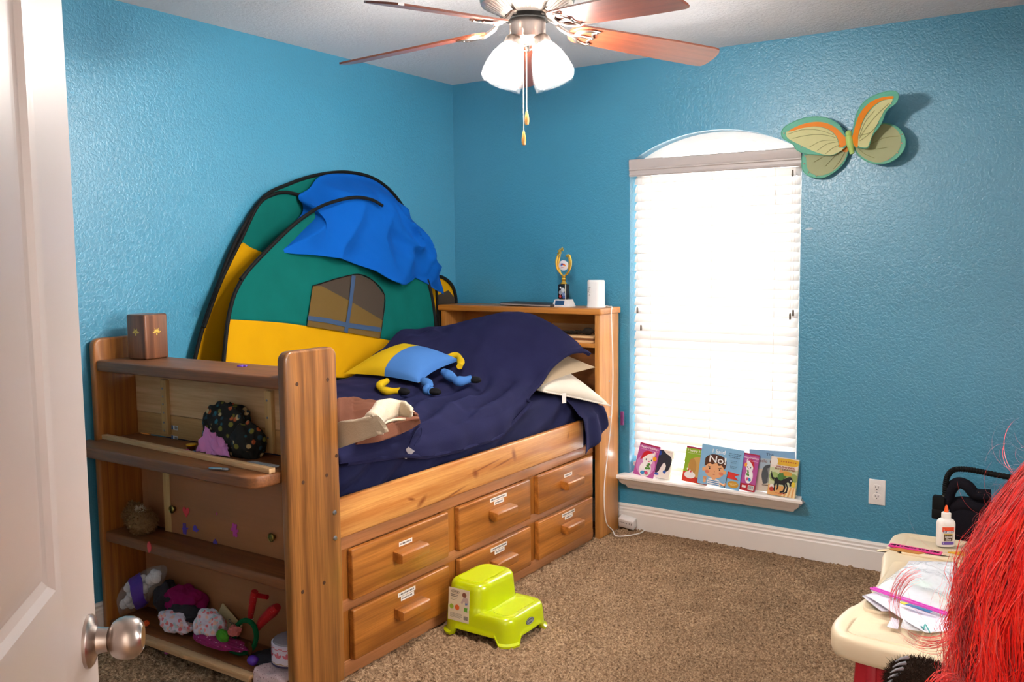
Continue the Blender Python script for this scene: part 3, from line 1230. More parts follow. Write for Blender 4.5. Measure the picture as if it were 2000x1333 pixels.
# ------------------------------------------------------------------ two-tone cushion with limbs
cu = thing('plush_cushion', 'yellow and light blue two-tone plush cushion with dangling limbs on the navy blanket', 'cushion', (.55, -1.10, .88))
YEL = cloth_mat('d6b01a', .4, 500, .3, 'c49d12', name='yellow_plush')
BLU = cloth_mat('4c7dbe', .4, 500, .3, '406fae', name='light_blue_plush')
BLKP = cloth_mat('1c1b1e', .4, 500, .3, name='black_plush')
ca, cb_, cc_, cd = [np.array(q) for q in ((.265, -1.225, .915), (.66, -1.16, .890), (.70, -.905, .968), (.36, -.905, 1.03))]
nn = np.cross(cb_ - ca, cd - ca)
nn /= np.linalg.norm(nn)
for part, u0, u1, m in (('yellow_half', 0, .5, YEL), ('blue_half', .5, 1, BLU)):
    b = B()
    for sgn in (1, -1):
        G = []
        for i in range(25):
            row = []
            for j in range(37):
                u, v = u0 + (u1 - u0) * i / 24, j / 36
                uu = u + .07 * math.sin(math.pi * v) * (1 - 2 * u)
                vv = v + .07 * math.sin(math.pi * u) * (1 - 2 * v)
                p = ca * (1 - uu) * (1 - vv) + cb_ * uu * (1 - vv) + cc_ * uu * vv + cd * (1 - uu) * vv
                e = (max(0, math.sin(math.pi * u)) * max(0, math.sin(math.pi * v))) ** .45
                row.append(p + nn * sgn * (.085 if sgn > 0 else .004) * e * (1 + .1 * nz(p, 6, 1)))
            G.append(row)
        b.sheet(G, m if sgn > 0 else YEL)
    b.build(part, cu, angle=80)


def limb(name, pts, r, m, tip=None, tr=.02):
    pts = [np.array(p) + np.array((0, 0, .012)) for p in cr(pts, 6)]
    o = B().tube(pts, [r * (.8 + .35 * math.sin(math.pi * min(1, i / (len(pts) - 1)) * 2.2) ** 2) for i in range(len(pts))], m, 10).build(name, cu)
    if tip:
        e = pts[-1]
        B().ell(e + np.array((.02, .0, -.002)), (.034, .018, .016), BLKP, 10).build(tip, o)


limb('arm', [(.52, -1.215, .885), (.54, -1.29, .872), (.60, -1.315, .858), (.66, -1.29, .86)], .016, YEL, 'mitten')
limb('arm', [(.62, -.92, .965), (.68, -.90, .975), (.73, -.94, .955), (.76, -.99, .94)], .016, YEL, None)
limb('leg', [(.66, -1.13, .885), (.715, -1.16, .872), (.74, -1.20, .858), (.765, -1.205, .856)], .021, BLU, 'shoe')
limb('leg', [(.69, -1.02, .915), (.755, -1.04, .895), (.80, -1.05, .882), (.84, -1.01, .89)], .021, BLU, 'shoe')
# ------------------------------------------------------------------ pop-up play tent on the far side of the bed
tent = thing('play_tent', 'collapsed pop-up play tent in yellow, green and blue nylon propped against the wall', 'tent', (.2, -1.1, .86))
TY_ = cloth_mat('cb9600', .15, 300, .1, 'ba8700', name='yellow_nylon')
TG = cloth_mat('04645c', .15, 300, .1, '03564f', name='green_nylon')
TB = cloth_mat('0459b4', .2, 300, .1, '034e9f', 4, name='blue_nylon')
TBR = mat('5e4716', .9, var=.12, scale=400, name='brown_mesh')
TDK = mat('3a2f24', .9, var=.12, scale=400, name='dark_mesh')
TSL = mat('2c4463', .85, name='slate_tape')
nA = np.array([1, 0, .045]); oA = np.array([.062, 0, .90])
nB = np.array([1, 0, .16]); oB = np.array([.250, 0, .90])


def colpanel(top_px, bot_px, o, n, m, wr=.006, seed=1, cols=60, rows=26, push=None):
    """fabric panel between a lower and an upper outline"""
    T_ = cr([onp(p, o, n) for p in top_px], 6)
    K = cr([onp(p, o, n) for p in bot_px], 6)

    def at(P, t):
        L = [0]
        for a, c in zip(P[:-1], P[1:]):
            L.append(L[-1] + np.linalg.norm(c - a))
        d = t * L[-1]
        i = min(len(P) - 2, max(k for k in range(len(P)) if L[k] <= d + 1e-9))
        f = (d - L[i]) / max(1e-9, L[i + 1] - L[i])
        return P[i] * (1 - f) + P[i + 1] * f
    G = []
    for i in range(cols + 1):
        a, c = at(T_, i / cols), at(K, i / cols)
        row = []
        for j in range(rows + 1):
            v = j / rows
            p = a * (1 - v) + c * v
            e = (math.sin(math.pi * i / cols) * math.sin(math.pi * min(.95, max(.05, v)))) ** .5
            d = wr * (nz(p, 6, seed) + .6 * ridge(p * np.array((1, 1.6, .6)), 9, seed + 2)) * e
            if push:
                d += push(i / cols, v, p)
            p = p + np.array((1, 0, 0)) * d
            row.append(p)
        G.append(row)
    return B().sheet(G, m)


# rear panel A
hoopA = [(375, 720), (395, 640), (425, 555), (460, 470), (512, 388), (565, 359), (620, 342), (680, 337), (735, 352), (780, 395), (820, 470), (845, 540), (852, 580), (853, 660), (850, 700)]
colpanel([(462, 472), (512, 390), (565, 360), (620, 343), (680, 338), (735, 353), (780, 396), (820, 471), (838, 520)],
         [(463, 474), (488, 484), (520, 500), (560, 512), (620, 528), (680, 540), (740, 552), (800, 560), (838, 522)], oA, nA, TG, .004, 5).build('rear_green_panel', tent, thick=.002, angle=80)
colpanel([(378, 718), (396, 640), (426, 555), (461, 474), (490, 484), (560, 512), (680, 540), (800, 560), (838, 522), (852, 600), (850, 700)],
         [(379, 722), (420, 722), (450, 722), (480, 722), (520, 722), (600, 722), (680, 722), (760, 722), (800, 720), (840, 715), (849, 704)], oA, nA, TY_, .004, 7).build('rear_yellow_panel', tent, thick=.002, angle=80)
B().tube([p + np.array((.004, 0, 0)) for p in cr([onp(p, oA, nA) for p in hoopA], 8)], .0085, BLACK, 8).build('rear_hoop', tent)
B().tube(cr([onp(p, oA + np.array((.014, 0, 0)), nA) for p in ((398, 640), (430, 553), (470, 470), (505, 400), (535, 380), (560, 376), (585, 381))], 6), .008, BLACK, 8).build('zip_edge', tent)
# front panel B
hoopB = [(434, 722), (437, 690), (441, 650), (447, 610), (458, 572), (475, 541), (500, 511), (560, 451), (600, 419), (640, 398), (690, 386), (725, 390), (747, 402), (790, 450), (820, 510), (840, 570), (849, 630), (850, 700)]
seam = [(445, 624), (500, 627), (560, 632), (610, 639), (650, 645), (710, 655), (770, 668), (815, 682), (849, 694)]
colpanel(hoopB[3:], seam, oB, nB, TG, .005, 11).build('front_green_panel', tent, thick=.002, angle=80)
bl_px = [(436, 700)] + [(p[0], 735) for p in seam[1:-1]] + [(850, 720)]
colpanel(seam, [(435, 724), (500, 730), (560, 734), (610, 736), (650, 738), (710, 740), (770, 745), (815, 750), (849, 752)], oB, nB, TY_, .005, 13).build('front_yellow_panel', tent, thick=.002, angle=80)
B().tube([p + np.array((.004, 0, 0)) for p in cr([onp(p, oB, nB) for p in hoopB], 8)], .0085, BLACK, 8).build('front_hoop', tent)
# mesh window with a cross of tape
oW = oB + np.array((.010, 0, 0))


def wpts(px, o=oW):
    return [onp(p, o, nB) for p in px]


b = B()
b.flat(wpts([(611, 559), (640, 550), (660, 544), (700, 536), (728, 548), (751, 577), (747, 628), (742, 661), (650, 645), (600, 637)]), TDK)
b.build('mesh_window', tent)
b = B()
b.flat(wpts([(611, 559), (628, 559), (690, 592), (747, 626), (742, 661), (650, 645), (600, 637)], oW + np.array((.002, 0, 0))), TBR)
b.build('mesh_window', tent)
b = B()
oT = oW + np.array((.005, 0, 0))
b.flat(wpts([(602, 617), (640, 622), (680, 631), (744, 640), (743, 649), (678, 640), (638, 631), (601, 626)], oT), TSL)
b.flat(wpts([(687, 538), (695, 540), (687, 600), (682, 632), (679, 652), (672, 648), (676, 628), (681, 596)], oT + np.array((.001, 0, 0))), TSL)
b.build('window_cross_tape', tent)
B().tube(cr(wpts([(611, 559), (640, 550), (660, 544), (700, 536), (728, 548), (751, 577), (747, 628), (742, 661)]), 4), .003, BLACK, 6).build('window_binding', tent)


# blue roof fabric: from the rear hoop over the front hoop, with a flap hanging down
def push_blue(u, v, p):
    ed = min(1, 6 * u, 6 * (1 - u)) * smooth(0, .2, v)
    d = .10 * (1 - .55 * smooth(.55, .95, u)) * smooth(0, .25, v) * math.sin(math.pi * min(1, .12 + .8 * u)) + .045 * smooth(.15, .4, v)
    w_ = smooth(.35, .8, u) * math.sin(math.pi * min(1, v * 1.05))
    d += .055 * w_ * ed * ridge((p[1] * 1.5 + p[2] * 1.1, p[2] * .5 - p[1] * .5, 0), 7.5, 21)
    d += .036 * ed * ridge((p[1], p[2], 0), 4.5, 30) + .012 * ed * nz((p[1], p[2], 0), 9, 33)
    return d


oC = np.array([.115, 0, .90])
nC = np.array([1, 0, .08])
colpanel([(520, 491), (560, 447), (588, 420), (592, 400), (582, 383), (604, 368), (626, 344), (680, 340), (735, 355), (780, 398), (820, 473), (843, 538), (850, 565)],
         [(521, 494), (548, 497), (575, 499), (600, 502), (625, 508), (650, 514), (680, 528), (705, 543), (730, 554), (748, 556), (775, 543), (815, 560), (851, 575)], oC, nC, TB, .004, 17, 100, 60, push_blue).build('blue_roof_fabric', tent, thick=.003, angle=60)
oH = oB + np.array((.125, 0, 0))
B().tube(cr([onp(p, oH, nB) for p in ((470, 546), (500, 511), (560, 451), (600, 419), (640, 398), (690, 386), (725, 390), (747, 402))], 8), .008, BLACK, 8).build('roof_hoop', tent)
# folded end of the tent by the corner
b = B()
pe = [(850, 541), (862, 541), (875, 549), (885, 562), (890, 580), (891, 600), (891, 640), (852, 640)]
oE = np.array([.042, 0, 0]); nE = np.array([1, 0, 0])
cE = [onp(p, oE, nE) for p in pe]
b.prism([(p[1], p[2]) for p in cE], (.030, 0, 0), (0, 1, 0), (0, 0, 1), (1, 0, 0), .01, TY_)
b.build('end_panel', tent)
b = B().tube(cr([onp(p, oE + np.array((.006, 0, 0)), nE) for p in pe[:-1]], 5), .010, BLACK, 8)
b.flat([onp(p, np.array([.046, 0, 0]), nE) for p in ((855, 577), (876, 567), (888, 582), (889, 640), (853, 640))], TDK)
b.build('end_hoop', tent)

# ------------------------------------------------------------------ things on the footboard top shelf
zt_ = 1.0765
wb = thing('wooden_box', 'dark streaked wooden box with gold motifs on the footboard top shelf', 'box', (.14, -2.155, zt_))
W_BOX = wood('95603f', '48261a', 'z', 1.6, name='streaked_walnut', ring=.9, fibre=.5)
mB = Matrix.Translation(Vector((.163, -2.172, zt_ + .085))) @ Matrix.Rotation(math.radians(4), 4, 'Z')
q0, q1 = (.085, .125, .17), 0
B().box((-.052, -.052, -.0848), (.052, .052, .085), W_BOX, .007, 3, mB).build('box_body', wb)
MOTIF = mat('e6c05a', .35, .2, name='gold_leaf')
for ang in (0, math.pi / 2):
    b = B()
    R3 = (mB @ Matrix.Rotation(ang, 4, 'Z'))
    u = np.array(R3.to_3x3() @ Vector((1, 0, 0))); n_ = np.array(R3.to_3x3() @ Vector((0, -1, 0)))
    o = np.array(R3 @ Vector((0, -.0521, .012)))
    for k in range(7):
        a = math.radians(20 + 140 * k / 6)
        r1 = .022 if k % 2 == 0 else .017
        d = np.array((math.cos(a), math.sin(a)))
        e = np.array((-d[1], d[0]))
        P = [d * .004, d * r1 * .55 + e * .0028, d * r1, d * r1 * .55 - e * .0028]
        b.prism([tuple(x) for x in P], o, u, (0, 0, 1), n_, .0008, MOTIF)
    b.prism([(-.002, -.008), (.002, -.008), (.0026, .002), (-.0026, .002)], o, u, (0, 0, 1), n_, .0008, MOTIF)
    b.build('gold_motif', wb)


def foam(px, axis, val, shape, hexc, label, nrm, u, v, size, zl=None):
    q = on(axis, val, px)
    b = B().prism([(x * size * 1.3, y * size * 1.3) for x, y in shape], q, u, v, nrm, .0022, mat(hexc, .75, name='foam'))
    return tag(b.build('foam_sticker', None, q), label, 'sticker', 'foam stickers on the footboard')


HEART = [(0, -1), (.9, .1), (1, .55), (.7, .95), (.3, .9), (0, .5), (-.3, .9), (-.7, .95), (-1, .55), (-.9, .1)]
HAND = [(-.45, -1), (.4, -1), (.5, -.2), (1, .1), (.95, .3), (.4, .2), (.35, 1), (.1, 1), (.05, .35), (-.1, .35), (-.2, .95), (-.42, .9), (-.4, .2), (-.6, 0), (-.5, -.4)]
TEDDY = [(-.35, -1), (-.05, -.7), (.15, -1), (.5, -.85), (.4, -.3), (.75, -.1), (.7, .2), (.35, .1), (.4, .45), (.5, .8), (.2, .9), (0, .75), (-.25, .95), (-.5, .7), (-.4, .35), (-.75, .15), (-.7, -.15), (-.35, -.2)]
LEAF = [(-.2, -1), (.3, -.7), (.55, 0), (.4, .6), (0, 1), (-.4, .6), (-.55, 0), (-.4, -.6)]
DUCK = [(-.9, -.5), (.3, -.6), (1, -.1), (.5, .1), (.2, .6), (-.3, .9), (-.8, .5), (-1, 0)]
yd = -2.1925
FR = ((0, -1, 0), (1, 0, 0), (0, 0, 1))
foam((364, 1001), 'y', yd, HEART, 'd8434b', 'red foam heart sticker on the sliding door near its left knob', *FR, .015)
foam((361, 1033), 'y', yd, HAND, '5a46b4', 'narrow violet foam sticker on the sliding door below the red heart', *FR, .016)
foam((383, 1034), 'y', yd, DUCK, '5d47b5', 'rounded violet foam sticker, right of the narrow violet one on the sliding door', *FR, .013)
foam((459, 1036), 'y', yd, TEDDY, 'c047a8', 'magenta foam teddy sticker on the right half of the sliding door', *FR, .020)
foam((421, 1066), 'y', yd, LEAF, '5b48b0', 'violet foam sticker lowest on the sliding door', *FR, .019)
foam((424, 1004), 'y', yd, LEAF, 'c0508c', 'tiny pink foam dot high on the sliding door', *FR, .004)
foam((292, 1069), 'y', -2.319, LEAF, 'd14a4c', 'red foam leaf sticker on the front edge of the middle shelf', *FR, .017)
qp = on('z', zt_, (473, 716))
b = B().prism([(x * .026, y * .015) for x, y in TEDDY], qp, (1, 0, 0), (0, 1, 0), (0, 0, 1), .004, mat('7a52c8', .7, name='purple_foam'))
tag(b.build('foam_sticker', None, qp), 'purple foam cutout lying on the footboard top shelf near the post', 'sticker')
qp = on('z', .008, (328, 1276))
b = B().prism([(x * .014, y * .012) for x, y in TEDDY], qp, (1, 0, 0), (0, 1, 0), (0, 0, 1), .006, mat('c2559c', .7, name='pink_foam'))
tag(b.build('foam_sticker', None, qp), 'pink foam scrap on the carpet in front of the footboard', 'sticker')

# ------------------------------------------------------------------ things in the open desk cubby
zd = .7755
pp = thing('plank_panel', 'raw pine plank panel with two battens closing the back of the desk cubby', 'panel', (.53, -2.15, zd))
B().box((.051, -2.158, .863), (1.039, -2.142, 1.003), W_RAW, .0015).build('plank', pp)
B().box((.051, -2.157, zd), (1.039, -2.143, .861), wood('c99d66', '9a6f38', 'x', .6, name='raw_pine_darker', ring=.4, rough=.7, coat=0), .0015).build('plank', pp)
for px in (322, 525):
    q = on('y', -2.17, (px, 800))
    bt = B().box((q[0] - .017, -2.175, .782 if px > 400 else .79), (q[0] + .017, -2.158, .998), W_RAWZ, .002).build('batten', pp)
    b = B()
    for z_ in (.965, .905, .835):
        Mq = Matrix.Rotation(math.pi / 2, 3, 'X')
        b.lathe([(.004, 0), (.0035, .0015), (.0001, .002)], STEEL, 12, Mq, (q[0] - .003, -2.175, z_))
        if px < 400:
            b.tube([(q[0] - .003, -2.176, z_ - .03), (q[0] + .012, -2.184, z_ - .031)], .0022, STEEL, 6)
    b.build('screws', bt)
for pxy in ((341, 836), (341, 856)):
    q = on('y', -2.1585, pxy)
    b = B()
    b.box((q[0] - .019, -2.1588, q[2] - .008), (q[0] + .019, -2.1579, q[2] + .008), mat('dfe0e2', .5, name='sticker_paper'))
    b.box((q[0] - .019, -2.1592, q[2] - .008), (q[0] - .008, -2.1586, q[2] + .008), mat('2d5c93', .5, name='sticker_blue'))
    txt(b, '7', .013, (q[0] - .0135, -2.1592, q[2]), (1, 0, 0), (0, 0, 1), (0, -1, 0), LAB)
    x = q[0] + .001
    for k in range(9):
        b.box((x, -2.1591, q[2] - .006), (x + (.0008 if k % 2 else .0013), -2.1587, q[2] + .006), INK)
        x += .0019
    b.build('price_sticker', pp)
st = B().prism([(-.011, 0), (.012, 0), (.012, .016), (-.012, .016)], (.052, -2.300, zd), (.055, 1, 0), (0, 0, 1), (1, -.055, 0), .985, W_RAW, .001)
tag(st.build('wood_strip', None, (.53, -2.31, zd)), 'long raw pine strip lying along the desk shelf', 'strip')
PAT = spot_mat('14130f', ['b0562a', '1f6273', 'b9a375', '6e6a24', '22404f'], 24, 'black_patterned_cloth', .30)
kx = on('y', -2.222, (455, 858))
b = blob((kx[0] - .02, -2.222, zd + .068), (.10, .042, .088), PAT, 4, .25, 1.3, .7, zd)
blob((kx[0] + .085, -2.230, zd + .045), (.055, .040, .068), PAT, 9, .25, 1.3, .7, zd, b=b)
tag(b.build('cloth_bundle', None, (kx[0], -2.235, zd), angle=80), 'crumpled black cloth with bright pattern on the desk shelf', 'cloth')
PNK = cloth_mat('d08ac0', .3, 500, .3, 'bd76ad', name='pink_satin')
kx = on('y', -2.275, (425, 876))
G = []
for i in range(30):
    row = []
    for j in range(30):
        u, v = i / 29 * 2 - 1, j / 29
        x = kx[0] + .012 + u * (.088 - .035 * v) - .018 * v
        z_ = zd + .006 + (.062 + .026 * (-u)) * v
        y = -2.290 - .012 * (1 - v) + .012 * ridge((u * .9 + v * .8, v * .5, 0), 2.4, 3) + .02 * v
        row.append((x, y - .012, max(zd + .003, z_ + .010 * ridge((u, v, 0), 2, 5))))
    G.append(row)
tag(B().sheet(G, PNK).build('pink_cloth', None, (kx[0], -2.28, zd), thick=.004, angle=80), 'pink satin scrap lying against the black patterned cloth', 'cloth')
q = on('z', zd + .006, (427, 916))
pen = thing('pen', 'short silver pen lying on the desk shelf in front of the pine strip', 'pen', q)
for s_, nm in ((0, 'pen_body'), (1, 'pen_clip')):
    b = B()
    if s_ == 0:
        b.tube([q + np.array((-.036, -.010, 0)), q + np.array((-.028, -.008, 0)), q + np.array((.03, .008, 0)), q + np.array((.038, .010, 0))], [.0015, .0045, .0055, .004], STEEL, 12)
    else:
        b.tube([q + np.array((-.012, -.012, .001)), q + np.array((.02, -.004, .003))], .0022, NICKEL, 8)
    b.build(nm, pen)
q = on('z', zd + .003, (515, 908))
b = B().prism([(-.07, -.010), (.06, -.014), (.07, .0), (.06, .012), (-.068, .010)], q, (1, .0, 0), (0, 1, 0), (0, 0, 1), .003, clear_mat((.8, .85, .9, 1), .35, .1, name='clear_ruler'))
tag(b.build('plastic_ruler', None, q), 'clear plastic ruler lying behind the right end of the pine strip', 'ruler')
q = on('z', zd, (374, 880))
cp = thing('toy_cup', 'tiny dark toy cup with a yellow rim beside the patterned cloth', 'toy', q)
B().lathe([(.010, 0), (.014, .004), (.017, .020), (.015, .021), (.012, .005), (.0001, .005)], mat('5b2c14', .35, name='brown_plastic'), 20, None, q).build('cup_body', cp)
B().lathe([(.0165, .0185), (.0178, .0185), (.0178, .0225), (.0165, .0225)], mat('e0a91f', .3, name='yellow_plastic'), 20, None, q).build('cup_rim', cp)
for px, hx, lb in (((366, 881), 'c0307a', 'small magenta bead on the desk shelf beside the toy cup'), ((380, 884), '2c6aa0', 'small blue bead on the desk shelf under the patterned cloth edge')):
    q = on('z', zd + .006, px)
    tag(B().ell(q, (.009, .007, .006), mat(hx, .35, name='bead'), 10).build('bead', None, q), lb, 'bead')

# ------------------------------------------------------------------ things on the middle and bottom footboard shelves
zm = .4185
FUR = cloth_mat('8c6b46', .9, 180, .6, '6d4f30', 20, name='brown_curly_plush')
q = on('y', -2.245, (277, 1000))
pt = thing('plush_toy', 'curly brown plush toy lying on the middle shelf of the footboard', 'plush toy', (q[0], -2.245, zm))


def fuzz(b, c, r, m, n, L, seed, up=(0, 0, 0), wd=.0016):
    rg = random.Random(seed)
    for k in range(n):
        d = Vector((rg.gauss(0, 1), rg.gauss(0, 1), rg.gauss(0, 1))).normalized()
        p = np.array((c[0] + d[0] * r[0] * .96, c[1] + d[1] * r[1] * .96, c[2] + d[2] * r[2] * .96))
        if p[2] < c[2] - r[2] * .9:
            continue
        t = np.array(d) + np.array([rg.uniform(-.8, .8) for _ in range(3)]) + np.array(up)
        t /= np.linalg.norm(t)
        s_ = np.cross(t, (rg.gauss(0, 1), rg.gauss(0, 1), rg.gauss(0, 1)))
        s_ /= np.linalg.norm(s_) + 1e-9
        e = np.array([rg.uniform(-.4, .4) for _ in range(3)])
        l_ = L * rg.uniform(.5, 1.2)
        mid = p + t * l_ * .55
        tip = p + (t + e) * l_
        w_ = s_ * wd
        b.add([p - w_, p + w_, mid + w_ * .8, mid - w_ * .8, tip], [(0, 1, 2, 3), (3, 2, 4)], m)


b = B()
for c, r in (((q[0] + .012, -2.257, zm + .047), (.072, .044, .046)), ((q[0] - .040, -2.25, zm + .062), (.040, .038, .036)), ((q[0] + .02, -2.27, zm + .022), (.03, .022, .020))):
    b.ell(c, r, FUR, 14)
    fuzz(b, c, r, FUR, 900, .014, 3)
b.v = [(x, min(y, -2.236) if False else y, max(z, zm + .0008)) for x, y, z in b.v]
b.build('plush_body', pt, angle=80)
b = B()
for dx in (-.06, -.015):
    b.ell((q[0] + dx, -2.245, zm + .098), (.014, .009, .012), FUR, 8)
    fuzz(b, (q[0] + dx, -2.245, zm + .098), (.014, .009, .012), FUR, 120, .010, 5)
b.build('ears', pt, angle=80)
b = B()
c = (q[0] + .015, -2.262, zm + .088)
fuzz(b, c, (.018, .012, .012), cloth_mat('c9b79d', .5, name='pale_plush'), 260, .014, 6)
b.build('pale_tuft', pt)
B().box((q[0] - .087, -2.262, zm + .062), (q[0] - .068, -2.260, zm + .073), LAB).build('fabric_tag', pt)

zs = .0665
cb2 = thing('cotton_bag', 'clear plastic bag of cotton balls with a purple label, leaning on the side board', 'bag', (.14, -2.24, zs))
COT = cloth_mat('e6e4e6', .5, 200, .2, 'd6d4d8', name='cotton_wool')
pa, pb = on('y', -2.25, (228, 1193)), on('y', -2.24, (310, 1123))
ax = pb - pa
Lb = np.linalg.norm(ax)
ax /= Lb
sx = np.array((-ax[2], 0, ax[0]))
b = B()
rg = random.Random(2)
for k in range(60):
    t = rg.uniform(.12, .9)
    r_ = .055 * math.sin(math.pi * min(.92, max(.1, t * .85 + .12))) * math.sqrt(rg.random())
    a = rg.uniform(0, 2 * math.pi)
    p = pa + ax * t * Lb + np.array((.012, 0, .012)) + sx * math.cos(a) * r_ * .75 + np.array((0, 1, 0)) * math.sin(a) * r_ * .55
    p[0], p[2] = max(p[0], .068), max(p[2], zs + .016)
    b.ell(p, (.0155, .0145, .015), COT, 8)
o = b.build('cotton_balls', cb2, angle=80)
o['kind'] = 'stuff'
b = B()


def bagpt(u, a, k=1.0):
    r_ = .060 * k * math.sin(math.pi * min(.97, max(.03, u * .86 + .10))) ** .6 * (1 + .10 * nz((u * 3, math.cos(a), math.sin(a)), 2.2, 4))
    q = pa + ax * Lb * (u * 1.16 - .08) + np.array((.012, 0, .012)) + sx * math.cos(a) * r_ * .95 + np.array((0, 1, 0)) * math.sin(a) * r_ * .72
    return np.array((max(q[0], .0515), q[1], max(q[2], zs + .001)))


G = [[bagpt(i / 28, 2 * math.pi * j / 40) for j in range(41)] for i in range(29)]
b.sheet(G, clear_mat((.93, .94, 1, 1), .84, .10, name='clear_bag'))
b.build('bag_film', cb2, angle=80)
b = B()
G = [[bagpt(.45 + .20 * i / 10 + .1 * math.cos(math.pi + 2 * math.pi * j / 40 * .9), math.pi * .9 + math.pi * 1.25 * j / 40, 1.03) for j in range(41)] for i in range(11)]
b.sheet(G, mat('4c2a96', .35, name='purple_label_film'))
b.build('purple_label', cb2, angle=80)


def rag(name, label, px, r, m, seed, cat='cloth', rot=0.0, y=-2.24, fold=.45, amp=.3, lift=0.0):
    q = on('y', y, px)
    b = blob((q[0], y, max(zs + r[2] * .5, q[2])), r, m, seed, amp, 1.8, fold, zs + .0005, rot=rot)
    return tag(b.build(name, None, (q[0], y, zs), angle=80), label, cat)


FUCH = cloth_mat('8e1256', .4, 300, .5, '6f0d45', name='fuchsia_satin')
FLOR = spot_mat('cfc6d6', ['df8f93', 'd36f78', 'a9c3cc', 'e0b3ab'], 42, 'floral_cloth', .40)
GREYC = cloth_mat('35333a', .4, 400, .2, name='dark_grey_cloth')
rag('dark_cloth', 'dark grey cloth heaped behind the cotton bag on the bottom shelf', (326, 1168), (.045, .04, .060), GREYC, 31, y=-2.218)
rag('doll_dress', 'fuchsia satin doll dress on top of the pile on the bottom shelf', (362, 1172), (.072, .04, .048), FUCH, 12, y=-2.205, fold=.6, rot=.2)
rag('dark_cloth', 'dark grey cloth underneath the fuchsia doll dress', (362, 1200), (.075, .045, .04), GREYC, 14, y=-2.228)
rag('floral_cloth', 'pale pink floral doll cloth on the left of the bottom shelf pile', (345, 1215), (.075, .04, .034), FLOR, 15, y=-2.26, fold=.7)
rag('floral_cloth', 'pale floral doll cloth with coral flowers in the middle of the bottom shelf', (410, 1222), (.062, .042, .050), FLOR, 18, y=-2.265, fold=.35)
rag('magenta_cloth', 'magenta doll skirt with pale trim spread at the front of the bottom shelf', (428, 1252), (.115, .035, .016), spot_mat('8a1459', ['c98ab0', '6a0f44'], 70, 'magenta_lace', .3), 22, y=-2.285, fold=.7)
rag('coral_cloth', 'coral felt scrap beside the green felt piece', (458, 1233), (.022, .018, .016), cloth_mat('c56a66', .4, name='coral_felt'), 25, y=-2.285)
rag('green_felt', 'bright green felt piece in front of the floral cloth', (435, 1243), (.028, .014, .022), cloth_mat('4f9a2c', .4, name='green_felt'), 26, y=-2.298, fold=.1, amp=.1)
rag('orange_toy', 'small orange plastic piece beside the cotton bag', (286, 1218), (.010, .010, .010), mat('e0561c', .4, name='orange_plastic'), 27, 'toy', y=-2.29, fold=.1, amp=.2)
rag('yellow_toy', 'small flat yellow plastic piece under the cotton bag', (258, 1208), (.024, .012, .005), mat('c9a21f', .5, name='yellow_plastic_piece'), 28, 'toy', y=-2.27, fold=.1, amp=.2)
q = on('z', zs + .012, (270, 1222))
sp = thing('toy_spider', 'black plastic toy spider under the cotton bag', 'toy', q)
b = B().ell(q, (.009, .008, .007), BLACK, 8)
b.build('spider_body', sp)
for k in range(8):
    a = 2 * math.pi * (k + .5) / 8
    d = np.array((math.cos(a), math.sin(a), 0))
    B().tube([q, q + d * .016 + np.array((0, 0, .008)), q + d * .030 - np.array((0, 0, .010))], .0014, BLACK, 5).build('leg', sp)
# booklet leaning at the back
o = on('y', -2.17, (445, 1230))
bk = thing('booklet', 'small cream booklet with blue lettering leaning at the back of the bottom shelf', 'book', (o[0], -2.18, zs))
b = B().box((-.06, -.003, -.035), (.06, .003, .035), mat('c9b184', .6, name='cream_cover'), .001, M=Matrix.Translation(Vector((o[0] + .02, -2.178, zs + .062))) @ Matrix.Rotation(.55, 4, 'Y'))
b.build('booklet_cover', bk)
b = B()
Mo = Matrix.Translation(Vector((o[0] + .02, -2.178, zs + .062))) @ Matrix.Rotation(.55, 4, 'Y')
txt(b, 'ook', .03, np.array(Mo @ Vector((.02, -.0032, .010))), np.array(Mo.to_3x3() @ Vector((1, 0, 0))), np.array(Mo.to_3x3() @ Vector((0, 0, 1))), (0, -1, 0), mat('2c4e66', .6, name='blue_print'))
b.build('booklet_lettering', bk)
# headband with red sequin ears, green ring
hb = thing('costume_headband', 'costume headband with red sequin antlers on a green felt ring', 'headband', (.86, -2.26, zs))
REDQ = spot_mat('a3060f', ['f0e6e6'], 160, 'red_sequins', .16)
REDF = cloth_mat('a80812', .5, 300, .5, '8a0610', name='red_plush')
GRN = cloth_mat('0d5a34', .7, 250, .4, '0a4a2a', name='green_felt_ring')
yh = -2.262
b = B()
ring = [(on('y', yh - .01 * math.sin(t), (479 + 21 * math.cos(t) + 5 * math.sin(t), 1244 - 31 * math.sin(t) + 6 * math.cos(t)))) for t in np.linspace(0, 2 * math.pi, 40, endpoint=False)]
for p_ in ring:
    p_[2] = max(p_[2], zs + .0095)
b.tube(ring, .0085, GRN, 10, closed=True)
b.tube([np.array((p[0], p[1], max(p[2], zs + .0085))) for p in cr([on('y', yh, p) for p in ((450, 1272), (462, 1277), (478, 1276), (490, 1268))], 6)], .0075, GRN, 8)
b.build('felt_ring', hb)
for pts, rr in ((((488, 1212), (492, 1187), (496, 1163), (498, 1156)), (.009, .012, .013, .012)), (((502, 1231), (512, 1215), (532, 1195), (542, 1186)), (.008, .016, .020, .013))):
    P = [on('y', yh + .02, p) for p in pts]
    a_ = B().tube(cr(P, 6), list(np.interp(np.linspace(0, 1, len(cr(P, 6))), np.linspace(0, 1, 4), rr)), REDQ, 12).build('antler', hb)
B().tube(cr([on('y', yh + .025, p) for p in ((497, 1162), (510, 1165), (522, 1167))], 5), [.008] * 11, REDF, 10).build('antler_branch', hb)
B().ell(on('y', yh - .004, (488, 1268)), (.011, .006, .026), cloth_mat('5a3418', .5, name='brown_felt'), 10).build('brown_ear', hb)
b = B()
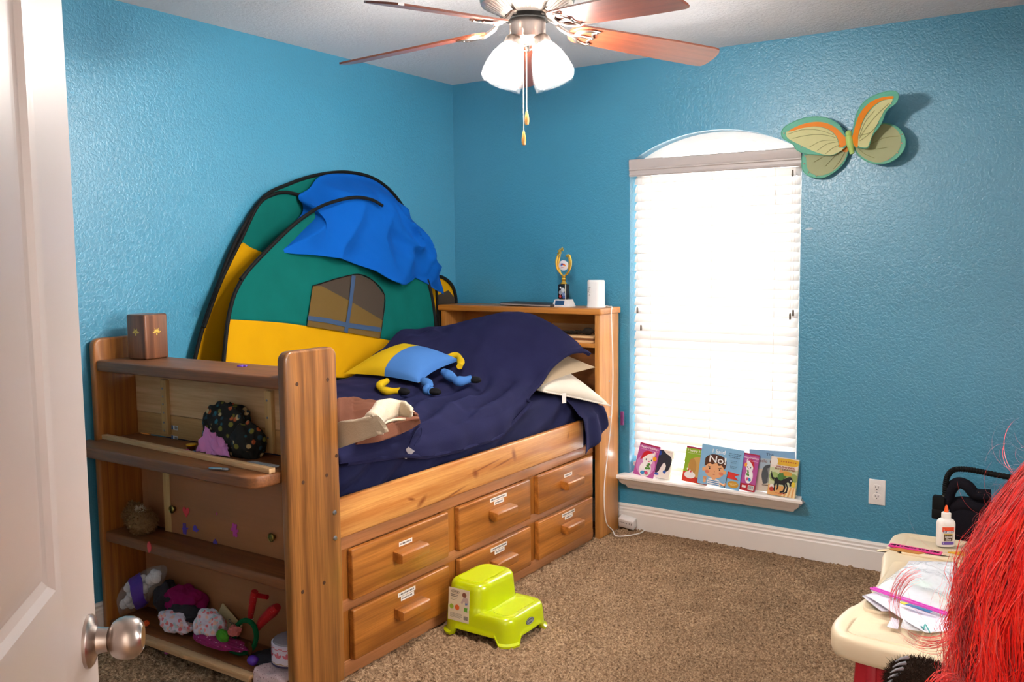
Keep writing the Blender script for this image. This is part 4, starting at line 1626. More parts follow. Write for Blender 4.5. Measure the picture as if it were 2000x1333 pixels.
for p in ((487, 1211), (503, 1228)):
    c = on('y', yh + .02, p)
    b.tube([c + np.array((.012 * math.cos(t), .012 * math.sin(t), .004 * math.cos(t))) for t in np.linspace(0, 2 * math.pi, 16, endpoint=False)], .0028, mat('d5d0d4', .4, name='silver_trim'), 6, closed=True)
b.build('silver_trim', hb)
# round tin with pink leaves
tq = on('y', -2.245, (531, 1272))
tin = thing('round_tin', 'round white tin with pink leaf print and a clear lid by the post', 'tin', (tq[0], -2.245, zs))
TINW = mat('d5cfe4', .35, var=.03, name='tin_white')
tz = zs + .032
RT = .068
tx = .968
for nm, prof_, m_ in (('tin_body', [(RT - .004, tz), (RT, tz + .004), (RT - .001, tz + .072), (RT - .006, tz + .074), (RT - .008, tz + .010), (.0001, tz + .010)], TINW),
                      ('tin_band', [(RT + .0012, tz + .003), (RT + .0022, tz + .006), (RT + .0012, tz + .009)], mat('3a2e58', .4, name='tin_band')),
                      ('tin_lid', [(RT - .006, tz + .074), (RT - .008, tz + .080), (.04, tz + .086), (.0001, tz + .087)], mat('8f8a97', .25, name='grey_lid'))):
    b = B().lathe(prof_, m_, 48, None, (tx, -2.235, 0))
    if nm == 'tin_body':
        # stand under the tin: it rests on a folded dark cloth
        pass
    b.build(nm, tin)
b = B()
PK = mat('c9687f', .5, name='pink_print')
for ang in (-2.55, -2.05, -1.5, -1.0):
    for rot_ in (-.9, 0, .9):
        for sgn in (1,):
            Pts = []
            for k in range(8):
                t = 2 * math.pi * k / 8
                lx, lz = .0045 * math.sin(t), .0095 * math.cos(t) + .010
                x2, z2 = lx * math.cos(rot_) - lz * math.sin(rot_), lx * math.sin(rot_) + lz * math.cos(rot_)
                a = ang + x2 / RT
                Pts.append((tx + (RT + .0006) * math.cos(a), -2.235 + (RT + .0006) * math.sin(a), tz + .034 + z2))
            b.flat(Pts, PK)
for k in range(22):
    a0 = -2.9 + k * .12
    zz = tz + .060 + .004 * (k % 4 < 2)
    Pts = [(tx + (RT + .0006) * math.cos(a), -2.235 + (RT + .0006) * math.sin(a), zz + dz) for a, dz in ((a0, 0), (a0 + .12, 0), (a0 + .12, .003), (a0, .003))]
    b.flat(Pts, PK)
b.build('leaf_print', tin)
b = B()
for k in range(36):
    a0 = -3.0 + k * .08
    zz = tz + .012 + .0015 * math.sin(k)
    b.flat([(tx + (RT + .0008) * math.cos(a), -2.235 + (RT + .0008) * math.sin(a), zz + dz) for a, dz in ((a0, 0), (a0 + .08, 0), (a0 + .08, .002), (a0, .002))], GOLD)
b.build('gold_line', tin)
rag('folded_cloth', 'folded dark cloth under the round tin', (531, 1300), (.085, .05, .018), GREYC, 41, y=-2.235, fold=.2)
q = on('y', -2.285, (494, 1291))
tag(B().ell((q[0], -2.285, zs + .017), (.023, .018, .017), mat('5a2fa8', .25, name='purple_ball'), 14).build('toy_ball', None, (q[0], -2.285, zs)), 'shiny purple toy ball in front of the round tin', 'ball')
# knitted pale pink cloth hanging over the shelf edge
b = B()
G = []
KNIT = spot_mat('d3b9bd', ['8f7079', 'e6d7d6'], 110, 'pink_knit', .3)
for i in range(24):
    row = []
    for j in range(30):
        u, v = i / 23, j / 29
        x = .885 + .150 * u
        if v < .45:
            p = (x, -2.235 - .09 * v / .45, zs + .004 + .012 * math.sin(u * 9 + v * 4) * v + .012)
        else:
            t = (v - .45) / .55
            p = (x + .01 * t, -2.325 - .012 * math.sin(t * 1.6) - .006 * ridge((u, v, 0), 3, 4), zs + .014 - .075 * t * (1 - .3 * u) + .006 * math.sin(u * 11))
        row.append(p)
    G.append(row)
b.sheet(G, KNIT)
tag(b.build('knitted_cloth', None, (.96, -2.28, zs), thick=.005, angle=80), 'pale pink knitted cloth hanging over the bottom shelf edge by the post', 'cloth')
# loose splintered board along the front of the bottom shelf
b = B()
poly = [(.20, -2.352), (.52, -2.352), (.56, -2.366), (.60, -2.352), (.885, -2.352), (.885, -2.322), (.20, -2.322)]
b.prism(poly, (0, 0, zs - .012), (1, 0, 0), (0, 1, 0), (0, 0, 1), .012, W_RAW, .001)
b.box((.21, -2.332, .030), (.86, -2.3195, zs - .012), W_RAW)
tag(b.build('loose_board', None, (.54, -2.34, .05)), 'thin splintered pine board along the front edge of the bottom shelf', 'board')
# ------------------------------------------------------------------ things on the headboard
zh = hz + .0325
fo_ = thing('folder', 'thin dark zip folder lying flat on the headboard beside the trophy', 'folder', (.62, -.15, zh))
Mf = Matrix.Translation(Vector((.632, -.155, zh + .008))) @ Matrix.Rotation(.06, 4, 'Z') @ Matrix.Rotation(.02, 4, 'Y')
B().box((-.155, -.085, -.0075), (.155, .085, .0075), mat('3b302c', .5, name='dark_leatherette'), .004, 2, Mf).build('folder_body', fo_)
B().box((-.150, -.0872, -.0025), (.150, -.0845, .0035), mat('8d8380', .5, name='grey_pages'), 0, 2, Mf).build('folder_pages', fo_)
tr = thing('trophy', 'gold trophy with a round emblem on a white base, on the headboard', 'trophy', (.828, -.15, zh))
tx_, ty_ = .826, -.155
b = B()
bm = bmesh.new()
b.add([(tx_ + x, ty_ + y, zh + z) for x, y, z in ((-.052, -.035, 0), (.052, -.035, 0), (.052, .035, 0), (-.052, .035, 0), (-.040, -.024, .038), (.040, -.024, .038), (.040, .026, .038), (-.040, .026, .038))],
      [(0, 3, 2, 1), (4, 5, 6, 7), (0, 1, 5, 4), (1, 2, 6, 5), (2, 3, 7, 6), (3, 0, 4, 7)], mat('dcd6d2', .3, name='white_marble'))
bm.free()
b.build('trophy_base', tr)
b = B()
un = np.array((0, .28, .96)); nn_ = np.array((0, -.96, .28))
b.prism([(-.030, -.012), (.024, -.012), (.024, .012), (-.030, .012)], (tx_ - .004, ty_ - .0305, zh + .020), (1, 0, 0), un, nn_, .0008, mat('24496f', .3, name='blue_plate'))
b.build('name_plate', tr)
b = B()
b.box((tx_ - .026, ty_ - .020, zh + .038), (tx_ + .026, ty_ + .020, zh + .118), mat('17161b', .25, name='black_column'), .008, 3)
b.build('trophy_column', tr)
b = B()
for c, r, hx in (((-.008, .100), .006, 'd8d8dc'), ((.006, .086), .014, 'c2c8d2'), ((-.008, .074), .012, '8d97a8'), ((.010, .064), .012, '7488b8'), ((-.010, .054), .008, 'a32c2c'), ((.012, .050), .009, '3c5ca0')):
    b.prism([(c[0] + r * math.cos(t) * .8, c[1] + r * math.sin(t)) for t in np.linspace(0, 2 * math.pi, 12, endpoint=False)], (tx_, ty_ - .0201, zh), (1, 0, 0), (0, 0, 1), (0, -1, 0), .0005, mat(hx, .4, name='print'))
b.box((tx_ + .021, ty_ - .0222, zh + .038), (tx_ + .0245, ty_ - .0200, zh + .118), mat('d8d2c4', .3, name='pale_edge'))
b.build('column_print', tr)
b = B()
b.lathe([(.016, .118), (.018, .121), (.012, .128), (.008, .134), (.013, .143), (.009, .150), (.012, .158), (.006, .164), (.0001, .165)], GOLD, 20, None, (tx_, ty_, zh))
for sgn in (-1, 1):
    for k, (ro, dy) in enumerate(((0, 0), (-.010, .006))):
        pts = [(tx_ + sgn * x, ty_ + dy, zh + z) for x, z in ((.004, .160), (.026, .180), (.040 + ro, .205), (.044 + ro, .235), (.038 + ro, .262), (.026 + ro * .4, .284 - .012 * (sgn > 0)))]
        pc = cr(pts, 6)
        b.tube(pc, [.0035 + .0025 * math.sin(math.pi * i / (len(pc) - 1)) for i in range(len(pc))], GOLD, 8)
b.box((tx_ + .018, ty_ - .006, zh + .258), (tx_ + .038, ty_ + .010, zh + .272), GOLD, .002)
b.build('gold_wreath', tr)
b = B()
for (sx_, sz, rr) in ((-.018, .290, .016), (-.004, .300, .013), (-.026, .276, .011)):
    b.prism([((rr if k % 2 == 0 else rr * .45) * math.cos(math.pi / 2 + k * math.pi / 5), (rr if k % 2 == 0 else rr * .45) * math.sin(math.pi / 2 + k * math.pi / 5)) for k in range(10)], (tx_ + sx_, ty_ - .004, zh + sz), (1, 0, 0), (0, 0, 1), (0, -1, 0), .006, GOLD)
b.build('gold_stars', tr)
b = B()
Mz = Matrix.Rotation(math.pi / 2, 3, 'X')
b.lathe([(.027, 0), (.027, .006), (.024, .008), (.0001, .008)], mat('d6d3d8', .3, name='emblem_white'), 28, Mz, (tx_, ty_ + .002, zh + .215))
for k, (dx, dz, r, hx) in enumerate(((-.006, .006, .008, '2c3f86'), (.005, .005, .007, 'c23a30'), (.012, .000, .006, 'dd8a2c'), (-.010, .0, .005, '4a78c0'))):
    b.prism([(dx + r * math.cos(t), dz + r * .7 * math.sin(t)) for t in np.linspace(0, 2 * math.pi, 12, endpoint=False)], (tx_, ty_ - .006 - .0003 * k, zh + .215), (1, 0, 0), (0, 0, 1), (0, -1, 0), .0003, mat(hx, .4, name='print'))
for k in range(4):
    b.box((tx_ - .010 + k * .005, ty_ - .0068, zh + .203), (tx_ - .007 + k * .005, ty_ - .0062, zh + .206), mat('c23a30', .4, name='print'))
b.build('round_emblem', tr)
ro = thing('router', 'upright white plastic router with scribbled marks on the headboard end', 'router', (1.018, -.155, zh))
b = B()


def sellipse(a, c, n=40, p=2.6):
    o = []
    for k in range(n):
        t = 2 * math.pi * k / n
        ct, st_ = math.cos(t), math.sin(t)
        o.append((a * abs(ct) ** (2 / p) * (1 if ct >= 0 else -1), c * abs(st_) ** (2 / p) * (1 if st_ >= 0 else -1)))
    return o


rings = [(.050, .036, 0), (.049, .035, .006), (.046, .032, .014), (.0455, .031, .13), (.045, .030, .136), (.042, .027, .140), (.001, .001, .1405)]
G = []
for a, c, z_ in rings:
    ring_ = [(1.018 + x, -.155 + y, zh + z_) for x, y in sellipse(a, c)]
    G.append(ring_ + ring_[:1])
b.sheet(G, mat('e6e3e1', .35, var=.02, name='router_plastic'))
b.build('router_body', ro, angle=40)
b = B()
MK = mat('6e6a68', .6, name='pencil_marks')
for pts in (((-.032, .100), (-.020, .104), (-.014, .102)), ((-.030, .088), (-.018, .090)), ((-.022, .104), (-.028, .078)), ((-.034, .084), (-.016, .076)), ((-.026, .062), (-.020, .068), (-.016, .058)), ((-.022, .060), (-.018, .062))):
    b.tube([(1.018 + x, -.155 - .0312 + abs(x) ** 3 * 60, zh + z_) for x, z_ in pts], .0007, MK, 5)
b.build('scribbles', ro)
cord = thing('cord', 'thin white power cord running down the headboard side to the carpet', 'cord', (1.09, -.14, .02))
P = [(1.05, -.12, zh + .006), (1.085, -.14, zh + .005), (1.109, -.155, zh + .002), (1.108, -.16, zh - .04)]
for p in ((1197, 720), (1195, 800), (1189, 870), (1182, 930), (1180, 975), (1184, 1020)):
    q = on('x', 1.104, p)
    P.append((q[0], q[1], max(.02, q[2])))
for p in ((1190, 1035), (1203, 1047), (1225, 1047), (1250, 1042), (1258, 1036), (1254, 1034)):
    q = on('z', .014, p)
    P.append((max(q[0], 1.10), min(q[1], -.03), .014))
B().tube(cr(P, 8), .0028, mat('e9e5e2', .5, name='white_cord'), 6).build('cord_wire', cord)
ad = thing('power_adapter', 'white power adapter lying against the baseboard under the window', 'adapter', (1.15, -.05, .0))
Ma = Matrix.Translation(Vector((1.145, -.042, .042))) @ Matrix.Rotation(.12, 4, 'Y') @ Matrix.Rotation(.35, 4, 'X')
ADW = mat('e5e1df', .4, name='adapter_plastic')
B().box((-.045, -.022, -.028), (.045, .022, .028), ADW, .006, 3, Ma).build('adapter_body', ad)
b = B()
for x in (.020, .032):
    b.box((x - .0015, -.0226, .002), (x + .0015, -.0215, .014), INK, 0, 2, Ma)
for k in range(5):
    b.box((-.036 + k * .009, -.0225, .004 + .001 * (k % 2)), (-.030 + k * .009, -.0217, .008), INK, 0, 2, Ma)
b.build('prong_slots', ad)
# on the headboard shelf
ww = on('y', -.22, (1120, 655))
b = B()
b.box((.78, -.235, 1.006), (1.045, -.11, 1.018), W_RAW, .001)
b.box((.78, -.233, 1.018), (1.044, -.11, 1.030), W_SHELF, .001)
b.box((.78, -.236, 1.030), (1.046, -.11, 1.040), W_RAW, .001)
tag(b.build('board_stack', None, (.91, -.17, 1.006)), 'small stack of pale and brown thin boards on the headboard shelf', 'boards')
b = B().box((.70, -.0705, 1.006), (1.062, -.0605, 1.088), W_RAW, .001)
tag(b.build('pine_board', None, (.88, -.065, 1.006)), 'pale pine board standing at the back of the headboard shelf', 'board')
b = B()
NET = mat('2b2219', .9, name='black_netting')
rg = random.Random(5)
for k in range(46):
    x0 = rg.uniform(.82, .98)
    b.tube(cr([(x0 + rg.uniform(-.03, .022) * j, -.17 + rg.uniform(-.04, .04), 1.043 + .022 * abs(math.sin(j * 1.3 + k)) * (.3 + (x0 - .80) * 4)) for j in range(4)], 4), .0012, NET, 5)
b.ell((.98, -.17, 1.060), (.030, .025, .019), NET, 10)
tag(b.build('netting', None, (.92, -.17, 1.04), angle=80), 'tangled black netting on top of the board stack in the headboard', 'netting')
q = on('y', -.04, (1216, 818))
b = B().box((1.1045, -.050, .56), (1.120, -.034, .632), mat('6c2a68', .5, name='purple_cover'), .002)
tag(b.build('purple_booklet', None, (1.11, -.04, .56)), 'purple booklet stuck between the headboard side and the wall', 'book')

# ------------------------------------------------------------------ wall outlet
q = on('y', -.004, (1713, 962))
ou = thing('wall_outlet', 'white double power outlet on the teal wall right of the window', 'outlet', (q[0], 0, q[2]))
OW = mat('eee9e6', .35, var=.02, name='outlet_plastic')
B().box((q[0] - .036, -.006, q[2] - .058), (q[0] + .036, 0, q[2] + .058), OW, .0025, 3).build('cover_plate', ou)
for dz in (.021, -.021):
    oval = []
    for k in range(28):
        t = 2 * math.pi * k / 28
        oval.append((.0175 * math.cos(t), max(-.0135, min(.0135, .0185 * math.sin(t)))))
    r_ = B().prism(oval, (q[0], -.006, q[2] + dz), (1, 0, 0), (0, 0, 1), (0, -1, 0), .0025, OW, .0006, 1).build('receptacle', ou)
    b = B()
    for x, h in ((-.0065, .0038), (.0065, .0045)):
        b.box((q[0] + x - .001, -.0088, q[2] + dz + .003 - h), (q[0] + x + .001, -.0084, q[2] + dz + .003 + h), BLACK)
    b.lathe([(.0026, 0), (.0026, .0005), (.0001, .0005)], BLACK, 12, Matrix.Rotation(math.pi / 2, 3, 'X'), (q[0], -.0084, q[2] + dz - .0075))
    b.build('slots', r_)
B().lathe([(.003, 0), (.0025, .001), (.0001, .0012)], STEEL, 12, Matrix.Rotation(math.pi / 2, 3, 'X'), (q[0], -.006, q[2])).build('plate_screw', ou)
q = on('y', -.0008, (1580, 447))
b = B().prism([(-.020, -.003), (-.012, -.007), (.008, -.005), (.020, 0), (.014, .005), (-.008, .005)], (q[0], -.0002, q[2]), (1, 0, 0), (0, 0, 1), (0, -1, 0), .0009, mat('a9c4d2', .7, name='putty'))
struct(b.build('trim_3', None, (q[0], 0, q[2])))

# ------------------------------------------------------------------ butterfly wings hung on the wall
bw = thing('butterfly_wings', 'green and orange fabric butterfly wings hung on the wall above the window corner', 'wall decoration', (2.23, 0, 1.93))
WT = mat('6fbfa4', .6, trans=.25, name='mint_gauze')
WC = mat('d7d49a', .6, trans=.2, name='cream_gauze')
WG = mat('b0b487', .6, trans=.25, name='olive_gauze')
WO = mat('f08a12', .6, trans=.15, name='orange_gauze')
WV = mat('93925c', .7, name='wing_vein')
PINKD = mat('e6b4a4', .4, name='pale_bead')


def c2(x, y):
    return (1500 + x / 6.25, 160 + y / 6.25)


def wing(name, outer, layers, o, n, veins=(), beads=(), tmat=WT):
    o = np.array(o, float); n = np.array(n, float); n /= np.linalg.norm(n)
    f = lambda p, k: onp(c2(*p), o - n * 0 + n * k, n)
    b = B()
    P = cr([f(p, 0) for p in outer] + [f(outer[0], 0)], 5)[:-1]
    ctr = sum(P) / len(P)
    b.add(list(P) + [p - n * .002 for p in P], [tuple(range(len(P))), tuple(range(len(P), 2 * len(P)))[::-1]] + [(i, (i + 1) % len(P), len(P) + (i + 1) % len(P), len(P) + i) for i in range(len(P))], tmat)
    wg = b.build(name, bw, angle=30)
    B().tube(P, .0022, tmat, 6, closed=True).build('wire_edge', wg)
    for k, (pn, poly, m) in enumerate(layers):
        q = cr([f(p, .0022 + .0012 * k) for p in poly] + [f(poly[0], .0022 + .0012 * k)], 5)[:-1]
        B().flat(q, m).build(pn, wg)
    if veins:
        b = B()
        for v in veins:
            b.tube(cr([f(p, .0055) for p in v], 5), .0009, WV, 5)
        b.build('veins', wg)
    if beads:
        b = B()
        for p in beads:
            b.ell(f(p, .004), (.003, .003, .003), PINKD, 6)
        b.build('beads', wg)


# lower pair first, then the upper pair in front
wing('lower_wing', [(970, 770), (975, 860), (940, 960), (880, 1040), (780, 1120), (690, 1165), (600, 1172), (500, 1150), (430, 1090), (412, 1000), (425, 900), (460, 860), (560, 800), (800, 740)],
     [('gauze', [(965, 790), (968, 860), (930, 950), (860, 1035), (760, 1110), (640, 1145), (540, 1125), (480, 1060), (468, 960), (475, 890), (600, 850), (800, 790)], WG), ('orange_root', [(972, 770), (972, 850), (915, 850), (905, 800)], WO)],
     (2.1, -.035, 1.88), (.02, -1, .0), [[(940, 800), (820, 900), (700, 1030)], [(900, 830), (720, 890), (560, 980)], [(950, 830), (880, 960), (800, 1060)]], [(455, 905), (440, 1000), (493, 1108), (592, 1148)])
wing('lower_wing', [(1035, 700), (1060, 830), (1130, 920), (1230, 980), (1350, 1002), (1470, 985), (1570, 930), (1650, 840), (1678, 740), (1655, 640), (1580, 555), (1480, 515), (1390, 510), (1250, 600)],
     [('gauze', [(1045, 720), (1075, 830), (1140, 905), (1240, 965), (1350, 985), (1450, 960), (1540, 900), (1605, 820), (1625, 730), (1610, 640), (1555, 570), (1480, 530), (1395, 520), (1260, 610)], WG)],
     (2.23, -.045, 1.9), (-.16, -1, .0), [[(1080, 780), (1200, 830), (1330, 820), (1450, 800)], [(1090, 800), (1180, 880), (1300, 930)], [(1060, 750), (1200, 780), (1400, 690), (1600, 660)]], [(1638, 640), (1634, 750), (1582, 868), (1472, 940)])
wing('upper_wing', [(968, 700), (925, 620), (870, 530), (760, 458), (620, 428), (460, 440), (310, 490), (200, 555), (162, 625), (185, 690), (260, 735), (310, 770), (345, 825), (430, 870), (560, 885), (680, 895), (800, 890), (900, 830), (960, 770)],
     [('orange_band', [(965, 700), (890, 620), (820, 555), (700, 500), (560, 490), (400, 525), (250, 600), (300, 606), (420, 570), (560, 545), (680, 560), (770, 600), (830, 660), (862, 730), (865, 790), (900, 800), (960, 760)], WO),
      ('cream_panel', [(222, 608), (300, 600), (420, 565), (560, 548), (680, 565), (765, 605), (825, 665), (858, 740), (862, 800), (920, 810), (880, 850), (780, 893), (690, 890), (560, 850), (420, 785), (290, 720), (228, 670)], WC)],
     (2.1, -.052, 1.95), (.03, -1, .05), [[(240, 640), (420, 585), (620, 590), (800, 650)], [(300, 690), (500, 650), (700, 650), (850, 690)], [(500, 800), (660, 720), (860, 710)], [(600, 840), (720, 760), (860, 730)], [(700, 880), (800, 800), (880, 770)]], [(195, 628), (405, 792)])
wing('upper_wing', [(1022, 690), (1040, 580), (1065, 450), (1110, 330), (1180, 240), (1290, 170), (1420, 125), (1520, 112), (1580, 135), (1592, 190), (1560, 255), (1480, 320), (1430, 380), (1405, 450), (1370, 530), (1300, 620), (1262, 680), (1240, 760), (1215, 805), (1150, 808), (1095, 800), (1050, 780)],
     [('orange_band', [(1025, 690), (1055, 570), (1100, 430), (1170, 320), (1270, 235), (1390, 190), (1525, 175), (1515, 208), (1400, 225), (1300, 285), (1220, 370), (1160, 470), (1125, 570), (1100, 660), (1100, 720), (1092, 800), (1050, 775)], WO),
      ('cream_panel', [(1100, 730), (1105, 650), (1135, 560), (1175, 460), (1235, 370), (1310, 290), (1400, 232), (1515, 210), (1500, 260), (1420, 350), (1385, 420), (1350, 480), (1310, 560), (1275, 640), (1245, 720), (1215, 795), (1150, 800), (1100, 780)], WC)],
     (2.235, -.055, 1.95), (-.62, -1, .0), [[(1110, 700), (1200, 560), (1330, 400), (1480, 260)], [(1110, 680), (1180, 500), (1300, 350)], [(1120, 720), (1230, 640), (1360, 500)], [(1110, 660), (1250, 620)]], [(1502, 268), (1340, 505)])
q0_, q1_ = on('y', -.06, c2(985, 660)), on('y', -.06, c2(1028, 880))
b = B()
pts = [q0_ * (1 - t) + q1_ * t for t in np.linspace(0, 1, 12)]
b.tube(pts, [.010 + .0065 * math.sin(math.pi * min(1, .25 + t * .78)) for t in np.linspace(0, 1, 12)], mat('a8c76e', .6, name='lime_felt'), 12)
b.ell(on('y', -.062, c2(985, 628)), (.014, .013, .014), mat('a8c76e', .6, name='lime_felt'), 10)
b.build('butterfly_body', bw)
h_ = on('y', -.06, c2(985, 620))
b = B()
b.tube(cr([h_, on('y', -.05, c2(940, 570)), on('y', -.035, c2(870, 530))], 5), .0012, BLACK, 5)
b.tube(cr([h_, on('y', -.06, c2(1010, 600)), on('y', -.06, c2(1030, 575))], 5), .0012, BLACK, 5)
b.build('antennae', bw)
B().tube([(h_[0], 0, h_[2] - .05), (h_[0], -.06, h_[2] - .05)], .006, BLACK, 8).build('hanging_peg', bw)

# ------------------------------------------------------------------ ceiling fan with lights
FX, FY = 1.643, -1.785
fan = thing('ceiling_fan', 'five-blade cherry wood ceiling fan with four glass light shades', 'ceiling fan', (FX, FY, 2.44))
b = B()
b.lathe([(.125, 2.44), (.13, 2.40), (.15, 2.36), (.155, 2.275), (.15, 2.253), (.135, 2.247)], NICKEL, 48, None, (FX, FY, 0))
b.build('motor_housing', fan)
b = B()
b.lathe([(.150, 2.251), (.146, 2.240), (.075, 2.206), (.0001, 2.204)], NICKEL, 60, None, (FX, FY, 0))
DKM = mat('4d4641', .5, .6, name='vent_shadow_metal')
for k in range(44):
    a = 2 * math.pi * k / 44
    Mr = Matrix.Translation(Vector((FX, FY, 0))) @ Matrix.Rotation(a, 4, 'Z')
    pts = [Mr @ Vector(p) for p in ((.088, -.0020, 2.2108), (.134, -.0034, 2.2330), (.134, .0034, 2.2330), (.088, .0020, 2.2108))]
    b.flat([np.array(p) for p in pts], DKM)
b.build('vent_plate', fan)
B().lathe([(.072, 2.208), (.072, 2.192), (.0001, 2.192)], BLACK, 32, None, (FX, FY, 0)).build('flywheel', fan)
b = B()
b.lathe([(.056, 2.194), (.058, 2.19), (.058, 2.135), (.052, 2.128), (.030, 2.122), (.0001, 2.120)], NICKEL, 40, None, (FX, FY, 0))
sh_ = b.build('switch_housing', fan)
ZH, DROP, RB = 2.18, .07, .66
for k in range(5):
    a = math.radians(122 + 72 * k)
    sl = math.atan2(DROP, RB)
    Mr = Matrix.Translation(Vector((FX, FY, ZH))) @ Matrix.Rotation(a, 4, 'Z') @ Matrix.Rotation(sl, 4, 'Y') @ Matrix.Rotation(math.radians(-12), 4, 'X')
    # blade outline: rounded root, wider tip
    out = []
    for i in range(13):
        t = math.pi / 2 + math.pi * i / 12
        out.append((.185 + .045 * math.cos(t), .056 * math.sin(t)))
    out += [(.35, -.063), (.50, -.068), (.63, -.068)]
    for i in range(9):
        t = -math.pi / 2 + math.pi * i / 8
        out.append((.632 + .030 * abs(math.cos(t)) ** .6, .068 * math.sin(t)))
    out += [(.63, .068), (.50, .068), (.35, .063)]
    b = B()
    bm = bmesh.new()
    f = bm.faces.new([bm.verts.new((x, y, .003)) for x, y in out])
    r = bmesh.ops.extrude_face_region(bm, geom=[f])
    bmesh.ops.translate(bm, vec=(0, 0, -.006), verts=[e for e in r['geom'] if isinstance(e, bmesh.types.BMVert)])
    bmesh.ops.recalc_face_normals(bm, faces=bm.faces[:])
    me = bpy.data.meshes.new('blade')
    bm.to_mesh(me)
    bm.free()
    me.materials.append(W_BLADE)
    bo = bpy.data.objects.new('blade', me)
    COL.objects.link(bo)
    bo.parent = fan
    bo.matrix_local = Matrix.Translation(Vector((-FX, -FY, -2.44))) @ Mr
    # blade iron: arm and an open scrolled plate under the blade root
    b = B()
    loc = lambda x, y, z_: np.array((x, y, z_))
    b.tube(cr([loc(.055, 0, .030), loc(.085, 0, .030), loc(.110, 0, .008), loc(.150, 0, -.008), loc(.17, 0, -.008)], 5), .0075, NICKEL, 8)
    sc_ = [loc(.162 + .052 - .052 * math.cos(t), .046 * math.sin(t), -.0075) for t in np.linspace(-1.9, 1.9, 18)]
    b.tube(sc_, [.0035 + .0035 * math.cos((i / 17 - .5) * math.pi) for i in range(18)], NICKEL, 8)
    b.tube(cr([loc(.163, 0, -.0075), loc(.20, .0, -.0075), loc(.222, .0, -.0075)], 4), .0045, NICKEL, 8)
    b.tube(cr([loc(.222, .0, -.0075), loc(.212, .026, -.0075), loc(.222, .040, -.0075)], 4), .0035, NICKEL, 8)
    b.tube(cr([loc(.222, .0, -.0075), loc(.212, -.026, -.0075), loc(.222, -.040, -.0075)], 4), .0035, NICKEL, 8)
    for p in ((.222, 0), (.222, .040), (.222, -.040)):
        b.ell((p[0], p[1], -.009), (.006, .006, .004), NICKEL, 8)
    io = b.build('blade_iron')
    io.parent = bo

# four lamps on short arms
SHG = shade_glass()
t_ = NT('lamp_glow')
t_.b.inputs['Base Color'].default_value = (1, 1, 1, 1)
t_.b.inputs['Emission Color'].default_value = (1.0, .94, .87, 1)
t_.b.inputs['Emission Strength'].default_value = BULB_STRENGTH
GLOW = t_.m
az = math.degrees(math.atan2(CAM_C[1] - FY, CAM_C[0] - FX))
for k in range(4):
    a = math.radians(az + 55 + [0, 70, 180, 250][k])
    base = Vector((FX + .048 * math.cos(a), FY + .048 * math.sin(a), 2.128))
    tilt = math.radians(24)
    Mr = Matrix.Translation(base) @ Matrix.Rotation(a, 4, 'Z') @ Matrix.Rotation(math.pi - tilt, 4, 'Y')
    M3, o3 = Mr.to_3x3(), tuple(base)
    b = B()
    b.lathe([(.012, -.012), (.024, -.006), (.030, .004), (.031, .024), (.027, .026), (.0001, .026)], NICKEL, 28, M3, o3)
    hd = b.build('lamp_holder', fan)
    b = B()
    pr2 = [(.029, .018), (.036, .030), (.050, .060), (.060, .095), (.064, .125), (.063, .142)]
    pin = [(r - .003, z_) for r, z_ in pr2][::-1]
    b.lathe(pr2 + pin, SHG, 36, M3, o3)
    b.build('glass_shade', hd, angle=60)
    b = B()
    b.lathe([(.014, .026), (.018, .036), (.030, .056), (.037, .080), (.034, .102), (.020, .116), (.0001, .120)], GLOW, 24, M3, o3)
    b.build('bulb', hd)
CH = mat('b9aa96', .3, 1.0, name='chain_metal')
FOB = wood('d9a259', 'a8692a', 'z', 3, name='fob_wood')
for p0, p1, nm in (((1021, 55), (1023, 258), 'pull_chain'), ((1026, 92), (1029, 218), 'pull_chain')):
    vv = np.array((CAM_C[0] - FX, CAM_C[1] - FY, 0))
    vv /= np.linalg.norm(vv)
    oo = np.array((FX, FY, 0)) + vv * (.062 if p1[1] > 230 else .058)
    A, Z = onp(p0, oo, vv), onp(p1, oo, vv)
    A[0], A[1] = Z[0], Z[1]
    b = B()
    nb = int((A[2] - Z[2]) / .0042)
    for i in range(nb):
        c = A + (Z - A) * (i / nb)
        b.lathe([(.0004, -.0021), (.0016, -.0010), (.0016, .0010), (.0004, .0021)], CH, 6, None, c)
    o_ = b.build(nm, fan)
    B().lathe([(.0015, .004), (.0035, .0), (.0068, -.020), (.0072, -.030), (.0055, -.040), (.0001, -.0425)], FOB, 16, None, Z).build('chain_fob', o_)
# ------------------------------------------------------------------ picture books leaning on the window sill
ZS = .2975


